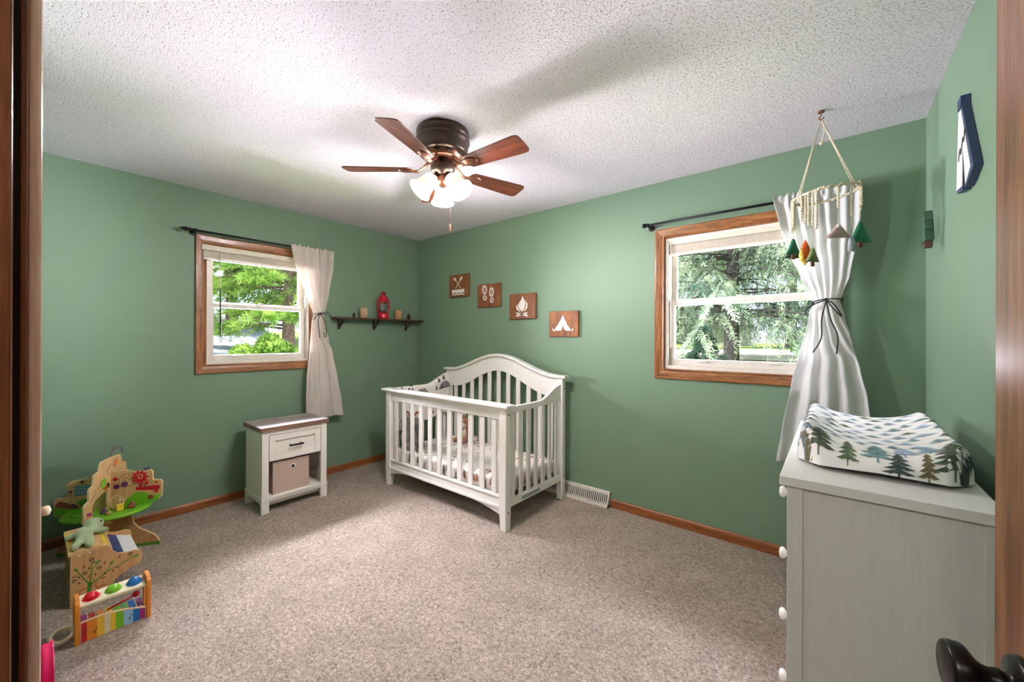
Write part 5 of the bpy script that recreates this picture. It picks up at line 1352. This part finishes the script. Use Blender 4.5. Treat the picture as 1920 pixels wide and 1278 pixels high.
m.loop([(cx_ + .036 * math.cos(t), cy_ + .034 * math.sin(t), .036 - .010 * math.cos(t)) for t in np.linspace(0, 2 * PI, 32)[:-1]], .009, 10); m.build('pull_ring', M['toyivory'], xy)

# ---- edge of a magenta tub leaning by the door frame
pk = thing('play_tub', 'bright magenta ridged plastic tub standing on edge by the left door frame', 'toy', (1.60, -2.845, 0))
MB().lathe([(.090, 0), (.098, .004), (.102, .010), (.098, .016), (.104, .022), (.108, .030), (.104, .038), (.109, .046), (.112, .050), (.100, .050), (.090, .012), (.02, .010)], (1.60, -2.868, .1125), (0, 1, 0), 40).build('tub', M['magenta'], pk)

# ================================================================== OUTDOORS
def smooth01(t): t = min(1, max(0, t)); return t * t * (3 - 2 * t)
def ground_z(x, y):
    dback = y - .5; dleft = -x - .5
    a = smooth01((dback - 2.5) / 7); b = smooth01((dleft - 2.0) / 8)
    return -.45 + 1.25 * a + 1.3 * b * (1 - .3 * a)
M['lawn'] = mat('sunlit_lawn', '#8aa35a', .95, var=.25, scale=2.5, bump=.4, bscale=30)
M['asphalt'] = mat('pale_blue_asphalt', '#9aa3b8', .9, var=.2, scale=3)
m = MB(); m.grid(lambda u, v: Vector((-45 + 80 * u, -20 + 70 * v, ground_z(-45 + 80 * u, -20 + 70 * v) if not (-1.0 < -45 + 80 * u < 5.5 and -6 < -20 + 70 * v < 1.0) else -.5)), 100, 90)
struct(m.build('lawn', M['lawn']), 'sunlit lawn sloping up behind the house', 'lawn')
m = MB(); m.grid(lambda u, v: Vector((-5.5 - 16 * u, -2.0 + 3.2 * v + 4.2 * u, ground_z(-5.5 - 16 * u, 0.0) + .04 + 1.5 * u * u)), 20, 4)
struct(m.build('driveway', M['asphalt']), 'pale blue grey driveway rising behind the pine', 'driveway')
m = MB(); m.grid(lambda u, v: Vector((-6 + 20 * u, 9.0 + 9 * v, ground_z(-6 + 20 * u, 9.0 + 9 * v) + .03)), 30, 20)
M['ground_glare'] = mat('painted_sunlit_ground', '#f2ecdc', .95, var=.15, scale=6, bump=.4, bscale=30)  # glare of sun on the lawn painted in as a near-white ground colour
struct(m.build('sunlit_strip', M['ground_glare']), 'lawn strip by the spruces, sun glare painted in as a pale colour', 'sunlit_strip')

class Leaves:
    def __init__(s, seed): s.r = np.random.RandomState(seed); s.V = []; s.n = 0
    def blades(s, p, d, l, w):
        """thin two-sided blades: base points p (N,3), directions d, lengths l, widths w"""
        N = len(p); d = d / np.linalg.norm(d, axis=1, keepdims=True)
        a = s.r.normal(size=(N, 3)); sd = np.cross(d, a); sd /= np.linalg.norm(sd, axis=1, keepdims=True) + 1e-9
        mid = p + d * (l * .45)[:, None]; tip = p + d * l[:, None]
        q = np.stack([p, mid - sd * w[:, None], tip, mid + sd * w[:, None]], 1)
        s.V.append(q.reshape(-1, 3)); s.n += N
    def build(s, name, matl, parent):
        V = np.concatenate(s.V); N = len(V) // 4
        off = np.array(parent['_o'])
        me = bpy.data.meshes.new(name); me.vertices.add(len(V)); me.vertices.foreach_set('co', (V - off).astype(np.float32).ravel())
        me.loops.add(N * 4); me.loops.foreach_set('vertex_index', np.arange(N * 4, dtype=np.int32))
        me.polygons.add(N); me.polygons.foreach_set('loop_start', np.arange(0, N * 4, 4, dtype=np.int32)); me.polygons.foreach_set('loop_total', np.full(N, 4, dtype=np.int32))
        me.materials.append(matl); me.update(calc_edges=True); me.validate()
        o = bpy.data.objects.new(name, me); COL.objects.link(o); o.parent = parent; return o

def conifer(name, label, x, y, height, R, nbr, z0, seed, matl, bark, droop, twig, nl, nw, per, tr=.16, hang=0.0, zmax=99, rise=.15):
    z = ground_z(x, y) - .05; t = thing(name, label, 'tree', (x, y, z), 'trees outside the windows')
    L = Leaves(seed); r = L.r; B = MB()
    B.tube(bez([(x, y, z), (x + .03, y, z + height * .3), (x, y + .03, z + height * .65), (x, y, z + height)], 4), [tr * (1 - .92 * i / 12) for i in range(13)], 10)
    for i in range(nbr):
        f = r.uniform(0, 1) ** 1.15; h = z0 + (height - z0) * f
        if z + h > zmax: continue
        az = i * 2.39996 + r.uniform(-.3, .3); ln = R * (1 - f * .93) * r.uniform(.75, 1.1)
        dx, dy_ = math.cos(az), math.sin(az)
        ts = np.linspace(0, 1, 9)
        bpts = np.stack([x + dx * ln * ts, y + dy_ * ln * ts, z + h + rise * ln * ts - droop * ln * ts ** 2 + .03 * np.sin(ts * 7 + i)], 1)
        B.tube([tuple(p) for p in bpts], [.030 * (1 - .85 * k / 8) * (ln / R + .2) for k in range(9)], 5)
        ntw = int(12 + 22 * ln / R)
        tt = np.sqrt(r.uniform(.03, 1, ntw))
        base = np.stack([np.interp(tt, ts, bpts[:, k]) for k in range(3)], 1)
        sgn = r.choice((-1, 1), ntw)
        tl = twig * ln ** .5 * (1.12 - .65 * tt) * r.uniform(.6, 1.15, ntw)
        td = np.stack([dx * .55 - dy_ * sgn * .8, dy_ * .55 + dx * sgn * .8, r.uniform(-.35, .12, ntw) - hang], 1); td /= np.linalg.norm(td, axis=1, keepdims=True)
        # needles along every twig
        k = np.repeat(np.arange(ntw), per); s = r.uniform(0, 1, ntw * per)
        p = base[k] + td[k] * (tl[k] * s)[:, None]; p[:, 2] -= (.25 + hang) * tl[k] * s ** 2
        d = td[k] * .8 + r.normal(size=(ntw * per, 3)) * .55; d[:, 2] -= hang * .5
        L.blades(p, d, nl * r.uniform(.6, 1.25, ntw * per), nw * r.uniform(.7, 1.2, ntw * per))
        kk = np.arange(ntw)
        for j in kk[::3]:
            e = base[j] + td[j] * tl[j]; e[2] -= (.25 + hang) * tl[j]
            B.tube([tuple(base[j]), tuple((base[j] + e) / 2 + np.array([0, 0, .02])), tuple(e)], [.007, .005, .002], 4)
    B.build('trunk', bark, t, clean=False); L.build('needles', matl, t)
    return t
def broadleaf(name, label, x, y, height, R, n, seed, matl, bark, size, nclump=26, zc=.62):
    z = ground_z(x, y) - .05; t = thing(name, label, 'tree' if height > 2 else 'shrub', (x, y, z), 'trees outside the windows' if height > 2 else 'low plants outside the windows')
    L = Leaves(seed); r = L.r; B = MB()
    B.tube([(x, y, z), (x + .05, y, z + height * .35), (x, y, z + height * .75)], [R * .06, R * .045, R * .015], 8)
    c = r.normal(size=(nclump, 3)); c /= np.linalg.norm(c, axis=1, keepdims=True); c *= r.uniform(.35, .9, (nclump, 1)) * np.array([R, R, height * (1 - zc)]); c += np.array([x, y, z + height * zc])
    for q in c[::2]: B.tube([(x, y, z + height * .35), tuple((q + np.array([x, y, z + height * .5])) / 2), tuple(q)], [R * .03, R * .018, R * .006], 5)
    k = r.randint(0, nclump, n); d = r.normal(size=(n, 3)); d /= np.linalg.norm(d, axis=1, keepdims=True)
    p = c[k] + d * (R * .36 * r.uniform(.3, 1, (n, 1)) ** .5)
    d2_ = d + r.normal(size=(n, 3)) * .7; d2_[:, 2] -= .3
    L.blades(p, d2_, size * r.uniform(.6, 1.3, n), size * .36 * r.uniform(.7, 1.2, n))
    B.build('trunk', bark, t, clean=False); L.build('leaves', matl, t)
    return t
M['bark'] = mat('pine_bark', '#6b5a50', .95, var=.4, scale=14, bump=.8, bscale=25)
M['barkdark'] = mat('spruce_bark', '#3f3a3a', .95, var=.35, scale=14, bump=.8, bscale=25)
M['pine'] = mat_leaf('pine_needles', '#4f7a28', '#aecb68', 2.2)
M['spruce'] = mat_leaf('blue_spruce_needles', '#46655b', '#bccbb0', 1.6)
M['spruced'] = mat_leaf('dark_spruce_needles', '#23403a', '#5f7d6c', 1.6)
M['leaf'] = mat_leaf('maple_leaves', '#2f6a2f', '#7fae55', 3)
M['leafpale'] = mat_leaf('pale_leaves', '#5a8a3a', '#a5c272', 3)
# left window: a spreading pine, broadleaf trees beyond
conifer('pine_tree', 'spreading lime green pine right outside the smaller window', -8.2, 1.80, 7.5, 3.6, 150, 1.0, 5, M['pine'], M['bark'], .16, .46, .16, .0105, 44, tr=.19, rise=.10, zmax=5.6)
broadleaf('maple_tree', 'pale green leafy tree beyond the pine through the smaller window', -17.5, 3.0, 9, 4.2, 38000, 8, M['leafpale'], M['bark'], .14)
broadleaf('maple_tree', 'green leafy tree far left of the pine through the smaller window', -16, 12.5, 9.5, 3.8, 30000, 9, M['leafpale'], M['bark'], .15)
broadleaf('shrub', 'bright green shrub under the pine through the smaller window', -6.6, .85, 1.05, .75, 9000, 10, M['pine'], M['bark'], .10, 14, .6)
# back window: drooping spruces, maple on the left, a house roof far behind
conifer('spruce_tree', 'drooping pale blue spruce filling the larger window', 1.75, 8.4, 9.5, 3.5, 190, 1.2, 15, M['spruce'], M['barkdark'], .32, .46, .10, .0095, 44, tr=.19, hang=.55, zmax=7)
conifer('spruce_tree', 'darker blue spruce behind the curtain side of the larger window', 7.4, 13.8, 10, 3.4, 140, .9, 16, M['spruced'], M['barkdark'], .32, .46, .10, .009, 36, tr=.2, hang=.5, zmax=7)
conifer('spruce_tree', 'small dark spruce low at the left of the larger window', 1.75, 5.7, 1.65, .75, 44, .2, 18, M['spruced'], M['barkdark'], .25, .34, .075, .0060, 34, tr=.06, hang=.35)
broadleaf('maple_tree', 'leafy green maple at the left of the larger window', -4.2, 14.5, 9, 3.6, 40000, 19, M['leaf'], M['barkdark'], .13)
broadleaf('maple_tree', 'pale leafy tree far behind the spruces', 2.0, 23.0, 11.5, 4.6, 36000, 20, M['leaf'], M['bark'], .20)
broadleaf('maple_tree', 'tall green tree far behind the maple', -9.5, 24.0, 12, 4.6, 34000, 25, M['leaf'], M['bark'], .20)
for k, (x, y) in enumerate(((3.0, 11.2), (3.75, 11.5))):
    broadleaf('shrub', ('small leafy plant low in the middle of the larger window', 'small leafy plant low beside the white curtain')[k], x, y, .42, .22, 900, 30 + k, M['leafpale'], M['bark'], .09, 8, .7)
hs = thing('house', 'neighbouring house with purple grey roof glimpsed behind the spruces', 'house', (-6.0, 30, ground_z(-6, 30)))
gz = ground_z(-6, 30) - .9
m = MB(); m.box(-12, -1.5, 28, 35, gz, gz + 2.0); m.build('walls', mat('grey_siding', '#b9b4b4', .8), hs)
m = MB(); m.prism([(-12.4, gz + 1.9), (-1.1, gz + 1.9), (-1.1, gz + 2.05), (-6.0, gz + 4.0), (-12.4, gz + 2.05)], (0, 27.6, 0), (1, 0, 0), (0, 0, 1), (0, 1, 0), 7.8); m.build('roof', mat('purple_grey_shingles', '#6f6474', .9, var=.2, scale=4), hs)
